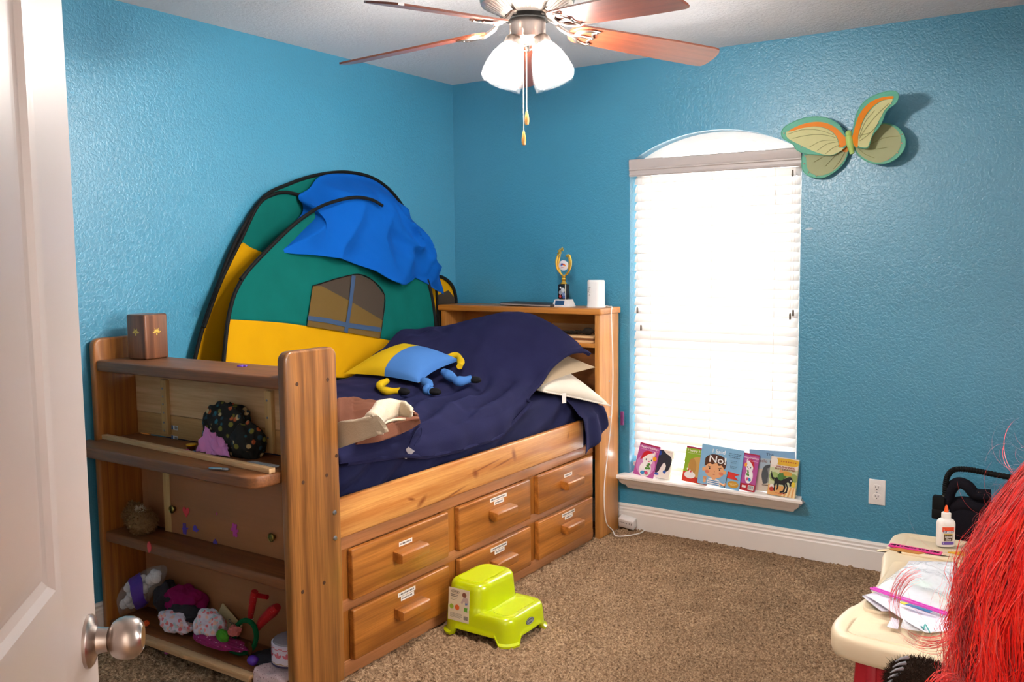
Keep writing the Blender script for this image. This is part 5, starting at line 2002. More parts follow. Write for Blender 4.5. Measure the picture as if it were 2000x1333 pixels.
class Book:
    """body with the art drawn on its front in unit coordinates (0..1 across, 0..1 up)"""

    def __init__(s, label, bl_, br_, tl_, th, cover, y, lean=.045, pages='e9e2d2', group='picture books on the window sill'):
        A = on('y', y, bl_)
        A[2] = ZS
        Bq = on('y', y, br_)
        Bq[2] = ZS
        Tq = on('y', min(.004, y + lean), tl_)
        u = Bq - A
        u[2] = 0
        W = np.linalg.norm(u)
        u /= W
        v = Tq - A
        v = v - u * np.dot(u, v) * 1.0
        Hh = np.linalg.norm(v)
        v /= Hh
        tilt = np.dot(Tq - A, u)
        s.sh = tilt
        n = np.cross(u, v)
        n /= np.linalg.norm(n)
        s.o, s.u, s.v, s.n, s.W, s.H = A, u, v, n, W, Hh
        s.root = thing('picture_book', label, 'book', A, group)
        # a leaning book is turned about its lower corner
        ang = -math.atan2(tilt, Hh)
        if abs(ang) > .02:
            c_, s_ = math.cos(ang), math.sin(ang)
            s.u, s.v = u * c_ + v * s_, v * c_ - u * s_
            if ang < 0:
                s.o = A + v * (W * -s_) * 1.0
        m = mat(cover, .32, var=.03, name='book_cover')
        pg = mat(pages, .7, name='book_pages')
        b = B()
        b.prism([(0, 0), (W, 0), (W, Hh), (0, Hh)], s.o, s.u, s.v, -s.n, .0008, m)
        b.prism([(0, 0), (W, 0), (W, Hh), (0, Hh)], s.o - s.n * (th - .0008), s.u, s.v, -s.n, .0008, m)
        b.prism([(-.0008, 0), (.0004, 0), (.0004, Hh), (-.0008, Hh)], s.o, s.u, s.v, -s.n, th, m)
        b.build('cover', s.root, angle=20)
        b = B()
        b.prism([(.001, .002), (W - .002, .002), (W - .002, Hh - .002), (.001, Hh - .002)], s.o - s.n * .0009, s.u, s.v, -s.n, th - .0018, pg)
        b.build('pages', s.root, angle=20)
        s.b = B()
        s.k = 0

    def poly(s, pts, hx, rough=.35):
        s.k += 1
        off = .0002 + .00009 * s.k
        s.b.flat([s.o + s.u * min(1, max(0, x)) * s.W + s.v * min(1, max(0, y)) * s.H + s.n * off for x, y in pts], mat(hx, rough, var=.04, name='print_ink'))

    def rect(s, x0, y0, x1, y1, hx):
        s.poly([(x0, y0), (x1, y0), (x1, y1), (x0, y1)], hx)

    def oval(s, x, y, rx, ry, hx, a0=0, a1=360, rot=0, n=26):
        P = []
        for k in range(n + (a1 - a0 < 360)):
            t = math.radians(a0 + (a1 - a0) * k / n)
            dx, dy = rx * math.cos(t), ry * math.sin(t)
            c, q = math.cos(math.radians(rot)), math.sin(math.radians(rot))
            P.append((x + dx * c - dy * q * s.H / s.W, y + dx * q * s.W / s.H + dy * c))
        s.poly(P, hx)

    def smooth(s, pts, hx):
        s.poly([tuple(p) for p in cr([np.array(p) for p in pts] + [np.array(pts[0])], 4)[:-1]], hx)

    def line(s, pts, wd, hx):
        s.k += 1
        off = .0003 + .00009 * s.k
        s.b.tube([s.o + s.u * x * s.W + s.v * y * s.H + s.n * off for x, y in pts], wd * s.W, mat(hx, .35, var=.04, name='print_ink'), 4)

    def text(s, t, x, y, size, hx, width=None, bold=.0):
        s.k += 1
        txt(s.b, t, size * s.H, s.o + s.u * x * s.W + s.v * y * s.H, s.u, s.v, s.n, mat(hx, .35, var=.02, name='print_ink'), .0003 + .00009 * s.k, bold * .12, width * s.W if width else None)

    def done(s):
        s.b.build('cover_art', s.root, flatshade=True)


def kitten(k, flip=False, ox=0, oy=0, sc=1.0):
    X = lambda x: (1 - (ox + x * sc)) if flip else (ox + x * sc)
    Yq = lambda y: oy + y * sc
    o = lambda x, y, rx, ry, hx: k.oval(X(x), Yq(y), rx * sc, ry * sc, hx)
    o(.52, .22, .30, .24, 'f3eef2')
    o(.55, .52, .26, .17, 'f6f2f4')
    k.smooth([(X(.70), Yq(.66)), (X(.78), Yq(.80)), (X(.86), Yq(.78)), (X(.83), Yq(.60))], 'f0d3e0')
    k.smooth([(X(.16), Yq(.46)), (X(.28), Yq(.72)), (X(.50), Yq(.80)), (X(.74), Yq(.74)), (X(.60), Yq(.62)), (X(.34), Yq(.56))], 'c81f2e')
    k.smooth([(X(.30), Yq(.56)), (X(.54), Yq(.70)), (X(.78), Yq(.76)), (X(.80), Yq(.69)), (X(.56), Yq(.60)), (X(.34), Yq(.49))], 'f7f3f1')
    o(.48, .53, .035, .030, '2a4a56')
    o(.74, .53, .030, .028, '2a4a56')
    o(.63, .48, .035, .016, 'd8527a')
    o(.40, .30, .14, .09, 'faf7f8')
    for dx, dy in ((.62, .34), (.70, .28), (.66, .40), (.58, .26), (.52, .14), (.64, .10), (.40, .10)):
        o(dx, dy, .075, .035, '4d8a34')
    o(.44, .11, .10, .055, '3a8fd0')
    o(.62, .13, .09, .05, 'd8527f')
    o(.88, .60, .10, .07, 'f0a020')


# 1 pink holiday book on the left
k = Book('pink holiday activity book with a kitten in a red hat, leftmost on the sill', (1236, 935), (1275, 941), (1251, 869), .006, 'b8559e', -0.056)
k.rect(0, .955, 1, 1, 'a51f4f')
k.oval(.5, .35, .47, .33, 'd28cc8')
kitten(k)
k.text('Happy Holidays', .5, .895, .085, 'f6f0f4', .92, .002)
k.rect(.06, .815, .94, .825, 'e3b7d6')
k.done()
# 2 white book with a dark striding figure
k = Book('white book with a dark ape-like figure, behind the leftmost pink book', (1277, 938), (1306, 942), (1287, 879), .016, 'ece6dc', -0.034)
k.smooth([(.05, .95), (.30, .98), (.55, .88), (.85, .80), (.98, .66), (.92, .40), (.80, .28), (.62, .26), (.66, .45), (.50, .55), (.36, .42), (.20, .20), (0, .18), (0, .55)], '2c3038')
k.oval(.12, .86, .12, .08, '2a56a6')
k.oval(.12, .12, .16, .04, '2860b8')
k.oval(.62, .24, .10, .06, '2860b8')
k.rect(.45, .93, .95, .935, 'b0523f')
k.done()
# 3 green holiday book with a dog
k = Book('green holiday activity book with a brown dog, half hidden by the blue book', (1331, 946), (1380, 954), (1342, 874), .006, '8fb52c', -0.04)
k.rect(0, .955, 1, 1, 'a51f4f')
k.rect(0, 0, 1, .28, 'cf3a2c')
k.oval(.62, .45, .46, .30, 'cfa35c')
k.oval(.34, .46, .15, .22, 'b98b45', rot=10)
k.oval(.70, .56, .05, .035, '3a2a1c')
k.oval(.85, .44, .12, .07, 'dcb87a')
k.oval(.28, .20, .22, .10, 'f3efec')
for j in range(5):
    k.oval(.16 + .05 * j, .36 - .02 * j, .03, .03, 'c83a3a' if j % 2 else 'f4eeee')
k.text('Happy Holidays', .55, .89, .085, 'f6f0e2', .98, .002)
k.rect(.06, .81, .94, .82, 'd9d0b0')
k.done()
# 4 blue book: I Said No!
k = Book('light blue book titled I Said No! with a frowning child and a red flag', (1361, 950), (1443, 960), (1372, 872), .005, '86b9dd', -.062, .040)
k.smooth([(.13, .52), (.12, .66), (.22, .76), (.36, .79), (.52, .76), (.62, .66), (.62, .50), (.52, .40), (.22, .40)], '4e2a20')
k.oval(.37, .39, .235, .20, 'e8ad7e')
k.oval(.11, .38, .035, .05, 'e8ad7e')
k.oval(.62, .38, .035, .05, 'e8ad7e')
k.smooth([(.12, .46), (.14, .66), (.34, .74), (.56, .68), (.62, .48), (.56, .56), (.46, .52), (.40, .58), (.30, .53), (.22, .57), (.17, .50)], '56301f')
for x in (.20, .54):
    k.oval(x, .33, .055, .04, 'e07f62')
for x in (.25, .49):
    k.oval(x, .42, .016, .018, '2c211d')
k.line([(.21, .47), (.28, .455)], .006, '3a241a')
k.line([(.46, .455), (.53, .475)], .006, '3a241a')
k.line([(.36, .38), (.385, .345)], .005, 'b06a44')
k.oval(.37, .285, .028, .009, 'b0403c')
k.smooth([(.24, .00), (.24, .13), (.32, .18), (.46, .18), (.54, .12), (.54, .0)], 'f2f2f4')
k.oval(.38, .20, .05, .05, 'e8ad7e')
for j in range(3):
    k.rect(.25, .025 + .045 * j, .53, .045 + .045 * j, '3f82bb')
k.oval(.17, .10, .035, .06, 'e8ad7e')
for j in range(4):
    k.line([(.15 + .015 * j, .13), (.13 + .025 * j, .20)], .011, 'e8ad7e')
k.line([(.54, .09), (.66, .06), (.68, .12)], .026, 'e8ad7e')
k.line([(.665, .0), (.70, .42)], .006, '2c2c34')
k.poly([(.69, .26), (.69, .43), (.98, .40), (.86, .335), (.97, .25)], 'd8382e')
k.oval(.85, .13, .13, .085, 'c9952f')
k.text('RECOMMENDED', .85, .145, .026, 'f2e3b4', .19)
k.text('READING', .85, .115, .026, 'f2e3b4', .12)
k.text('I Said', .42, .865, .14, 'f4f7fa', .30, .001)
k.text('No!', .42, .655, .24, 'fafafa', .40, .006)
for j, (y_, wd) in enumerate(((.88, .26), (.835, .28), (.79, .22), (.70, .15), (.66, .13), (.57, .14), (.53, .12))):
    x = .80 - wd / 2
    while x < .80 + wd / 2:
        l_ = random.uniform(.018, .045)
        k.rect(x, y_ - .008, x + l_, y_ + .008, '3f5f86' if j < 3 else '5f83a8')
        x += l_ + .012
k.done()
# 5 second pink holiday book
k = Book('pink holiday activity book with a barcode, right of the light blue book', (1441, 962), (1473, 969), (1452, 886), .006, 'b04f96', -.050, .038)
k.rect(0, .955, 1, 1, 'a51f4f')
k.rect(0, 0, 1, .19, 'b5202f')
kitten(k, True, .05, .22, .78)
k.text('Happy Holidays', .52, .89, .07, 'f3d8e6', .92, .002)
k.rect(.20, .80, .94, .81, 'e3b7d6')
k.rect(.58, .04, .93, .165, 'f0ecec')
for j in range(10):
    k.rect(.60 + .032 * j, .06, .60 + .032 * j + (.018 if j % 3 else .01), .15, '2a2628')
k.rect(.22, .08, .46, .14, 'efe6e6')
k.done()
# 6 tall pale blue book with a penguin
k = Book('pale blue book with a grey penguin, behind the rightmost book', (1464, 962), (1552, 975), (1464, 878), .006, 'a9bccb', -.016, .018)
k.rect(0, .80, 1, 1, '7fa9cf')
k.rect(0, 0, 1, .55, 'cfc4b2')
k.smooth([(.30, .18), (.27, .40), (.33, .60), (.46, .66), (.60, .63), (.46, .56), (.42, .40), (.40, .22)], '50565c')
k.smooth([(.40, .56), (.42, .40), (.40, .24), (.46, .20), (.56, .30), (.58, .56), (.52, .62)], '8d8f92')
k.rect(.28, .145, .42, .165, '6a5a48')
k.text('The', .46, .90, .10, '31486e', .16)
k.text('Little', .27, .735, .10, '7a4a44', .26)
k.text('Penguin', .66, .72, .10, '7a4a44', .40)
k.done()
# 7 rightmost chapter book
k = Book("small chapter book titled Valentine's Day Disaster with a black horse, rightmost on the sill", (1498, 970), (1552, 977), (1507, 893), .014, 'c9cfa6', -.060, .040)
k.rect(0, .72, 1, 1, 'e7d9cc')
k.smooth([(.16, .86), (.20, .96), (.55, .98), (.98, .96), (.96, .82), (.60, .80), (.30, .80)], 'dcae2a')
k.smooth([(.0, .90), (.10, .99), (.22, .95), (.26, .84), (.14, .78), (.02, .80)], 'e8e2da')
for j in range(7):
    k.oval(.38 + .085 * j, .90, .03, .018, 'b5632a')
k.rect(0, .0, 1, .26, 'e0a765')
for j in range(4):
    k.poly([(.50 + .14 * j, 0), (.58 + .14 * j, 0), (.70 + .10 * j, .26), (.66 + .10 * j, .26)], 'efd7a5')
k.oval(.82, .50, .24, .12, '8fa35a')
k.oval(.18, .48, .18, .12, '9cb06a')
k.oval(.46, .52, .16, .07, '53752f')
k.oval(.62, .60, .20, .06, 'cf9a3a')
k.smooth([(.20, .42), (.27, .47), (.42, .46), (.56, .46), (.66, .50), (.76, .53), (.84, .49), (.86, .40), (.84, .31), (.77, .28), (.75, .36), (.69, .38), (.62, .34), (.54, .30), (.40, .30), (.28, .31), (.21, .35)], '15151a')
for leg_ in ([(.23, .38), (.20, .26), (.21, .12), (.26, .10), (.26, .24), (.30, .34)], [(.30, .34), (.33, .22), (.31, .15), (.35, .14), (.38, .22), (.38, .33)], [(.50, .34), (.58, .24), (.55, .15), (.44, .11), (.45, .08), (.60, .11), (.64, .24), (.60, .35)], [(.58, .36), (.68, .25), (.66, .14), (.56, .09), (.57, .06), (.71, .11), (.73, .26), (.66, .36)]):
    k.poly(leg_, '15151a')
k.smooth([(.22, .45), (.15, .47), (.10, .56), (.07, .62), (.06, .52), (.10, .43), (.17, .39)], '15151a')
k.oval(.80, .43, .022, .02, 'e8e4de')
k.smooth([(.30, .46), (.38, .62), (.50, .60), (.52, .44), (.40, .40)], '4a7a38')
k.oval(.42, .64, .07, .045, 'd99a66')
k.oval(.14, .22, .08, .06, 'e9e2dc')
k.oval(.14, .15, .08, .06, 'b83a2c')
k.oval(.90, .34, .07, .07, 'e3c63a')
k.rect(.30, .06, .62, .075, 'c8302a')
k.text("VALENTINE'S", .55, .755, .062, '8a1f24', .68, .002)
k.text('DAY DISASTER', .55, .695, .062, '8a1f24', .74, .002)
k.done()

# ------------------------------------------------------------------ lime step stool
sto = thing('step_stool', 'lime green plastic two-step stool on the carpet beside the bed', 'step stool', (1.27, -1.465, 0))
LIME = mat('b8c600', .22, var=.015, scale=5, coat=.4, name='lime_plastic')
LIME2 = mat('bfcc00', .5, var=.04, scale=300, bump=.25, bscale=420, name='lime_grip_plastic')


def rrect(x0, x1, y0, y1, r, n=9):
    o = []
    for cx_, cy_, a0 in ((x1 - r, y1 - r, 0), (x0 + r, y1 - r, 90), (x0 + r, y0 + r, 180), (x1 - r, y0 + r, 270)):
        if o:
            px_, py_ = o[-1]
        seg = []
        for k in range(n + 1):
            a = math.radians(a0 + 90 * k / n)
            seg.append((cx_ + r * math.cos(a), cy_ + r * math.sin(a)))
        if o:
            for t in np.linspace(0, 1, 14)[1:-1]:
                o.append((px_ * (1 - t) + seg[0][0] * t, py_ * (1 - t) + seg[0][1] * t))
        o += seg
    px_, py_ = o[-1]
    for t in np.linspace(0, 1, 14)[1:-1]:
        o.append((px_ * (1 - t) + o[0][0] * t, py_ * (1 - t) + o[0][1] * t))
    return o


def loft(b, rings, m, cap=True):
    n = len(rings[0])
    k = len(b.v)
    vs = [p for r in rings for p in r]
    fs = [(i * n + j, i * n + (j + 1) % n, (i + 1) * n + (j + 1) % n, (i + 1) * n + j) for i in range(len(rings) - 1) for j in range(n)]
    if cap:
        fs.append(tuple(range((len(rings) - 1) * n, len(rings) * n)))
    b.add(vs, fs, m)


SX0, SX1, SY0, SY1 = 1.108, 1.432, -1.604, -1.322
b = B()
base = rrect(SX0, SX1, SY0, SY1, .055)


def lift_(x, y):
    """0 at the feet in the corners, 1 along the raised middle of each side"""
    ex = smooth(.060, .072, min(abs(x - SX0), abs(x - SX1)))
    ey = smooth(.060, .072, min(abs(y - SY0), abs(y - SY1)))
    return max(ex if min(abs(y - SY0), abs(y - SY1)) < .03 else 0, ey if min(abs(x - SX0), abs(x - SX1)) < .03 else 0)


def ring_at(z_, ins, r=.055, bottom=False, out=0.0, x1=SX1):
    P = rrect(SX0 + ins, x1 - ins, SY0 + ins, SY1 - ins, max(.012, r - ins * .3))
    o = []
    for (x, y), (xb, yb) in zip(P, base):
        zz = z_
        f = lift_(xb, yb) if bottom else 0
        if bottom:
            zz = z_ + .030 * f
            cx_, cy_ = (SX0 + SX1) / 2, (SY0 + SY1) / 2
            d = np.array((x - cx_, y - cy_))
            d /= np.linalg.norm(d)
            x, y = x + d[0] * out * (1 - f * .7), y + d[1] * out * (1 - f * .7)
        o.append((x, y, zz))
    return o


rings = [ring_at(.004, .006, bottom=True, out=-.004), ring_at(.002, .0, bottom=True, out=.010), ring_at(.010, .0, bottom=True, out=.011), ring_at(.016, .002, bottom=True, out=.002)]
rings += [ring_at(z_, i_) for z_, i_ in ((.055, .003), (.085, .006), (.096, .008), (.103, .012), (.107, .018), (.108, .030))]
loft(b, rings, LIME)
# upper step block
UX1 = 1.300


def uring(z_, ins, r=.05):
    k_ = .0035 + max(0, z_ - .05) * .07 + ins
    return [(x, y, z_) for x, y in rrect(SX0 + k_, UX1 - ins, SY0 + k_, SY1 - k_, max(.012, r - ins * .3))]


loft(b, [uring(.05, 0), uring(.085, -.0), uring(.1085, -.001), uring(.114, .001), uring(.125, .002), uring(.185, .004), uring(.198, .006), uring(.206, .011), uring(.210, .019), uring(.211, .029)], LIME)
b.build('stool_body', sto, angle=50)
b = B()
b.prism(rrect(SX0 + .045, UX1 - .038, SY0 + .045, SY1 - .045, .03), (0, 0, .2108), (1, 0, 0), (0, 1, 0), (0, 0, 1), .0012, LIME2)
b.build('tread_texture', sto)
b = B()
b.prism(rrect(UX1 + .018, SX1 - .035, SY0 + .045, SY1 - .045, .025), (0, 0, .1078), (1, 0, 0), (0, 1, 0), (0, 0, 1), .0012, LIME2)
b.build('tread_texture', sto)
# sticker on the near side
b = B()
PAP = mat('d9cdb0', .55, var=.02, name='sticker_paper_cream')
sa = np.array((1.142, SY0 + .0040, .060)); su = np.array((1, 0, .0)); sv = np.array((.0, .076, 1.0)); sv /= np.linalg.norm(sv); sn = np.array((0, -1, .076)); sn /= np.linalg.norm(sn)
SW, SH = .098, .125


def sp_(pts, hx, k):
    b.flat([sa + su * x * SW + sv * y * SH + sn * (.0012 + .0002 * k) for x, y in pts], hx)


b.prism([(0, 0), (SW, 0), (SW, SH), (0, SH)], sa, su, sv, sn, .0012, PAP)
circ = lambda x, y, r: [(x + r * math.cos(t), y + r * SW / SH * math.sin(t)) for t in np.linspace(0, 2 * math.pi, 22, endpoint=False)]
sp_(circ(.16, .42, .10), mat('8fae2e', .5, name='print_green'), 1)
sp_(circ(.43, .42, .11), mat('d9662a', .5, name='print_orange'), 1)
sp_([(.84 + (.12 if k_ % 2 else .075) * math.cos(k_ * math.pi / 4), .40 + (.12 if k_ % 2 else .075) * SW / SH * math.sin(k_ * math.pi / 4)) for k_ in range(8)], mat('5fa02e', .5, name='print_leaf'), 1)
sp_(circ(.76, .84, .10), mat('7d4a34', .5, name='print_brown'), 1)
sp_([(.60, .60), (.74, .78), (.92, .76), (.96, .64), (.84, .56), (.76, .66), (.66, .54)], mat('b9a49a', .5, name='print_skin'), 2)
sp_([(.80, .60), (.94, .62), (.92, .56), (.82, .54)], mat('6d7fae', .5, name='print_blue'), 3)
for j, (y_, w_) in enumerate(((.78, .36), (.73, .34), (.67, .30), (.63, .28), (.22, .55), (.19, .58), (.16, .55), (.13, .58), (.10, .50))):
    sp_([(.10, y_), (.10 + w_, y_), (.10 + w_, y_ + (.025 if j < 2 else .010)), (.10, y_ + (.025 if j < 2 else .010))], mat('75705f', .6, name='print_grey'), 1)
for j in range(10):
    sp_([(.76 + .02 * j, .08), (.772 + .02 * j, .08), (.772 + .02 * j, .20), (.76 + .02 * j, .20)], mat('4a473f', .6, name='print_dark'), 1)
b.tube([sa + su * (.32 + .20 * math.cos(t)) * SW + sv * (.89 + .045 * math.sin(t)) * SH + sn * .0014 for t in np.linspace(0, 2 * math.pi, 24, endpoint=False)], .0006, mat('4a473f', .6, name='print_dark'), 4, closed=True)
for j in range(5):
    sp_([(.19 + .055 * j, .875), (.22 + .055 * j, .875), (.22 + .055 * j, .905), (.19 + .055 * j, .905)], mat('4a473f', .6, name='print_dark'), 2)
b.build('product_sticker', sto, flatshade=True)
b = B()
bc = np.array((SX1 - .0035, -1.463, .066)); bu = np.array((0, 1, 0)); bv = np.array((-.09, 0, 1.0)); bv /= np.linalg.norm(bv); bn = np.array((1, 0, .09)); bn /= np.linalg.norm(bn)
b.prism([(.027 * math.cos(t), .0125 * math.sin(t)) for t in np.linspace(0, 2 * math.pi, 30, endpoint=False)], bc, bu, bv, bn, .002, mat('45484d', .35, name='badge_grey'))
for j in range(5):
    b.prism([(-.016 + .007 * j, -.004), (-.0115 + .007 * j, -.004), (-.0115 + .007 * j, .004), (-.016 + .007 * j, .004)], bc + bn * .002, bu, bv, bn, .0004, mat('8d9194', .35, name='badge_silver'))
b.tube([bc + bn * .002 + bu * .024 * math.cos(t) + bv * .0105 * math.sin(t) for t in np.linspace(0, 2 * math.pi, 30, endpoint=False)], .0006, mat('c6cacc', .35, name='badge_silver'), 4, closed=True)
b.build('badge', sto, flatshade=True)

# ------------------------------------------------------------------ play table at the right
TZ0 = .50
tb = thing('play_table', 'cream plastic play table with red legs at the right edge', 'table', (2.95, -1.55, 0))
CRM = mat('dfcbaa', .38, var=.02, scale=8, name='cream_plastic')
REDP = mat('a80f22', .4, var=.03, name='red_plastic')
TX0, TX1 = 2.655, 3.30
out = [(2.675, -1.03), (2.648, -1.055), (2.643, -1.12), (2.650, -1.255), (2.668, -1.27)]
out = [(2.72, -1.02), (2.672, -1.028), (2.648, -1.055), (2.640, -1.10), (2.646, -1.23)]
side_ = [(2.655, -1.25), (2.652, -1.30), (2.672, -1.42), (2.690, -1.55), (2.690, -1.66), (2.676, -1.76), (2.664, -1.80), (2.658, -1.84), (2.652, -1.92), (2.668, -1.985), (2.71, -2.015)]
full = out + side_ + [(2.85, -2.03), (3.00, -2.035), (3.18, -2.03), (3.27, -2.01), (3.30, -1.95), (3.29, -1.80), (3.275, -1.60), (3.29, -1.30), (3.31, -1.10), (3.29, -1.03), (3.23, -1.02), (3.0, -1.02)]
ctr_ = np.array((2.97, -1.52))


def tring(z_, ins):
    o = []
    P = [np.array((x, y, 0)) for x, y in full]
    C_ = cr(P + [P[0]], 4)[:-1]
    for i, p in enumerate(C_):
        t = C_[(i + 1) % len(C_)] - C_[i - 1]
        nrm = np.array((-t[1], t[0]))
        nrm /= np.linalg.norm(nrm)
        if np.dot(nrm, ctr_ - p[:2]) < 0:
            nrm = -nrm
        q = p[:2] + nrm * ins
        o.append((q[0], q[1], z_))
    return o


b = B()
loft(b, [tring(TZ0 - .062, .012), tring(TZ0 - .058, .004), tring(TZ0 - .045, .0), tring(TZ0 - .014, .0), tring(TZ0 - .005, .004), tring(TZ0, .013), tring(TZ0, .030), tring(TZ0 - .006, .040)], CRM, True)
b.add(tring(TZ0 - .062, .012), [tuple(range(len(tring(0, 0))))[::-1]], CRM)
b.box((2.70, -1.262, TZ0 - .007), (3.26, -1.240, TZ0 + .002), CRM, .003)
b.build('table_top', tb, angle=50)
b = B()
DCR = mat('c4a97e', .45, var=.02, name='cream_recess')
for x0, x1, y0, y1 in ((2.70, 3.25, -1.20, -1.07), (2.705, 2.86, -1.985, -1.86), (2.70, 2.76, -1.80, -1.36)):
    P = rrect(x0, x1, y0, y1, .02, 4)
    Q = rrect(x0 + .008, x1 - .008, y0 + .008, y1 - .008, .014, 4)
    loft(b, [[(x, y, TZ0 - .0055) for x, y in rrect(x0 - .006, x1 + .006, y0 - .006, y1 + .006, .024, 4)], [(x, y, TZ0 + .001) for x, y in rrect(x0 - .003, x1 + .003, y0 - .003, y1 + .003, .022, 4)], [(x, y, TZ0 + .001) for x, y in P], [(x, y, TZ0 - .0045) for x, y in Q]], CRM)
b.build('moulded_trays', tb, angle=50)
for x, y in ((2.755, -1.90), (3.20, -1.90), (2.75, -1.15), (3.20, -1.15)):
    b = B()
    loft(b, [[(px_ + (x - px_) * .0 - (.022 if x < 3 else -.022), py_, .002) for px_, py_ in rrect(x - .045, x + .045, y - .045, y + .045, .012, 4)],
             [(px_, py_, TZ0 - .058) for px_, py_ in rrect(x - .040, x + .040, y - .040, y + .040, .012, 4)]], REDP)
    b.box((x - .012, y - .047, .05), (x + .012, y - .040, TZ0 - .07), REDP, .003)
    b.build('leg', tb)
ZT = TZ0 + .0015
# glue bottle
gq = on('z', ZT, (1846, 1066))
gl = thing('glue_bottle', 'white glue bottle with an orange tip standing at the back of the cream table', 'glue', (gq[0], gq[1], ZT))
BOT = mat('e9e3dc', .3, var=.02, name='bottle_plastic')
gu = np.array((CAM_R[0][0], CAM_R[1][0], 0)); gu /= np.linalg.norm(gu)
gn = np.array((gu[1], -gu[0], 0))
b = B()
rr_ = []
for a, c, z_ in ((.026, .016, 0), (.028, .018, .004), (.028, .018, .072), (.027, .017, .080), (.022, .0145, .087), (.013, .012, .091), (.0125, .0125, .096)):
    R_ = [gq + gu * x + gn * y + np.array((0, 0, z_)) for x, y in sellipse(a, c, 40, 3)]
    rr_.append(R_)
loft(b, rr_, BOT)
b.lathe([(.0145, .094), (.0145, .108), (.010, .111), (.0001, .111)], BOT, 24, None, gq)
b.build('bottle_body', gl, angle=50)
B().lathe([(.0068, .110), (.0066, .116), (.0045, .128), (.0025, .133), (.0001, .134)], mat('ea5a1c', .4, name='orange_tip'), 20, None, gq).build('twist_cap', gl)
b = B()


def gb(x0, x1, z0, z1, m, k, off=0.0):
    n_ = 8
    top, bot = [], []
    for i in range(n_ + 1):
        x = x0 + (x1 - x0) * i / n_
        yb = .018 * (1 - abs(x / .028) ** 3) ** (1 / 3) + .0004 + .0002 * k
        top.append(gq + gu * x + gn * yb + np.array((0, 0, z1)))
        bot.append(gq + gu * x + gn * yb + np.array((0, 0, z0)))
    b.flat(bot + top[::-1], m)


gb(-.019, .019, .008, .066, mat('e8e2d8', .4, name='label_white'), 0)
gb(-.019, .019, .050, .066, mat('e0481c', .4, name='label_orange'), 1)
gb(-.016, .017, .046, .054, mat('27457e', .4, name='label_blue'), 2)
gb(-.014, .014, .020, .044, mat('4d3a22', .4, name='label_brown'), 1)
gb(-.014, .014, .040, .044, mat('c8a52c', .4, name='label_yellow'), 2)
gb(-.019, .019, .008, .018, mat('6a4fa6', .4, name='label_violet'), 1)
LW = mat('f4f0ea', .4, name='label_lettering')
gf = gq + gn * .0192
txt(b, "ELMER'S", .008, gf + np.array((0, 0, .050)), gu, (0, 0, 1), gn, LW, .0006, .0002, .028)
txt(b, 'School', .009, gf + np.array((0, 0, .0345)), gu, (0, 0, 1), gn, LW, .0006, .0002, .022)
txt(b, 'Glue', .009, gf + np.array((0, 0, .0255)), gu, (0, 0, 1), gn, LW, .0006, .0002, .016)
b.build('bottle_label', gl, flatshade=True)
# pink patterned ruler
a_, c_ = on('z', ZT + .004, (1737, 1064)), on('z', ZT + .004, (1839, 1082))
ud = (c_ - a_)
LR = np.linalg.norm(ud)
ud /= LR
vd = np.array((-ud[1], ud[0], 0))
rl = thing('ruler', 'hot pink ruler with black pattern lying across the back of the cream table', 'ruler', a_)
B().prism([(0, -.016), (LR, -.016), (LR, .016), (0, .016)], a_ - np.array((0, 0, .002)), ud, vd, (0, 0, 1), .003, mat('d8237f', .35, name='hot_pink')).build('ruler_body', rl)
b = B()
rg = random.Random(8)
x = .006
while x < LR - .01:
    h_ = rg.uniform(.003, .008)
    b.prism([(x, .002 - h_), (x + rg.uniform(.004, .010), .002 - h_ * .6), (x + .006, .003 + h_), (x - .002, .003 + h_ * .5)], a_ + np.array((0, 0, .001)), ud, vd, (0, 0, 1), .0003, BLACK)
    x += rg.uniform(.008, .014)
b.build('black_pattern', rl)
q = on('z', ZT + .002, (1872, 1082))
tag(B().prism([(-.03, -.008), (.03, -.02), (.05, .015), (.01, .02)], q, (1, 0, 0), (0, 1, 0), (0, 0, 1), .003, mat('e0a51c', .5, name='yellow_card')).build('yellow_card', None, q), 'yellow card scrap on the cream table near the red hair', 'paper')
q = on('z', ZT + .0005, (1775, 1078))
tag(B().prism([(-.055, -.012), (.03, -.014), (.05, .012), (-.04, .014)], q, (1, 0, 0), (0, 1, 0), (0, 0, 1), .0025, mat('b5772c', .5, name='brown_card')).build('brown_card', None, q), 'brown card strip under the pink ruler', 'paper')


def paper(name, label, px, h, hx, curl=.004, cat='paper', grp=None, m=None, seed=0, thick=.0012, tr_=0):
    P = [on('z', h, p) for p in px]
    A, Bc, Cc, Dc = P
    G = []
    for i in range(21):
        row = []
        for j in range(21):
            u, v = i / 20, j / 20
            p = A * (1 - u) * (1 - v) + Bc * u * (1 - v) + Cc * u * v + Dc * (1 - u) * v
            p[2] = h + curl * (nz(p, 9, seed) + .4) + curl * 1.5 * ((2 * u - 1) ** 4 + (2 * v - 1) ** 4) * .3
            row.append(p)
        G.append(row)
    ctr = sum(P) / 4
    o = B().sheet(G, m or mat(hx, .6, var=.02, name='paper')).build(name, None, ctr, thick=thick, angle=80)
    return tag(o, label, cat, grp)


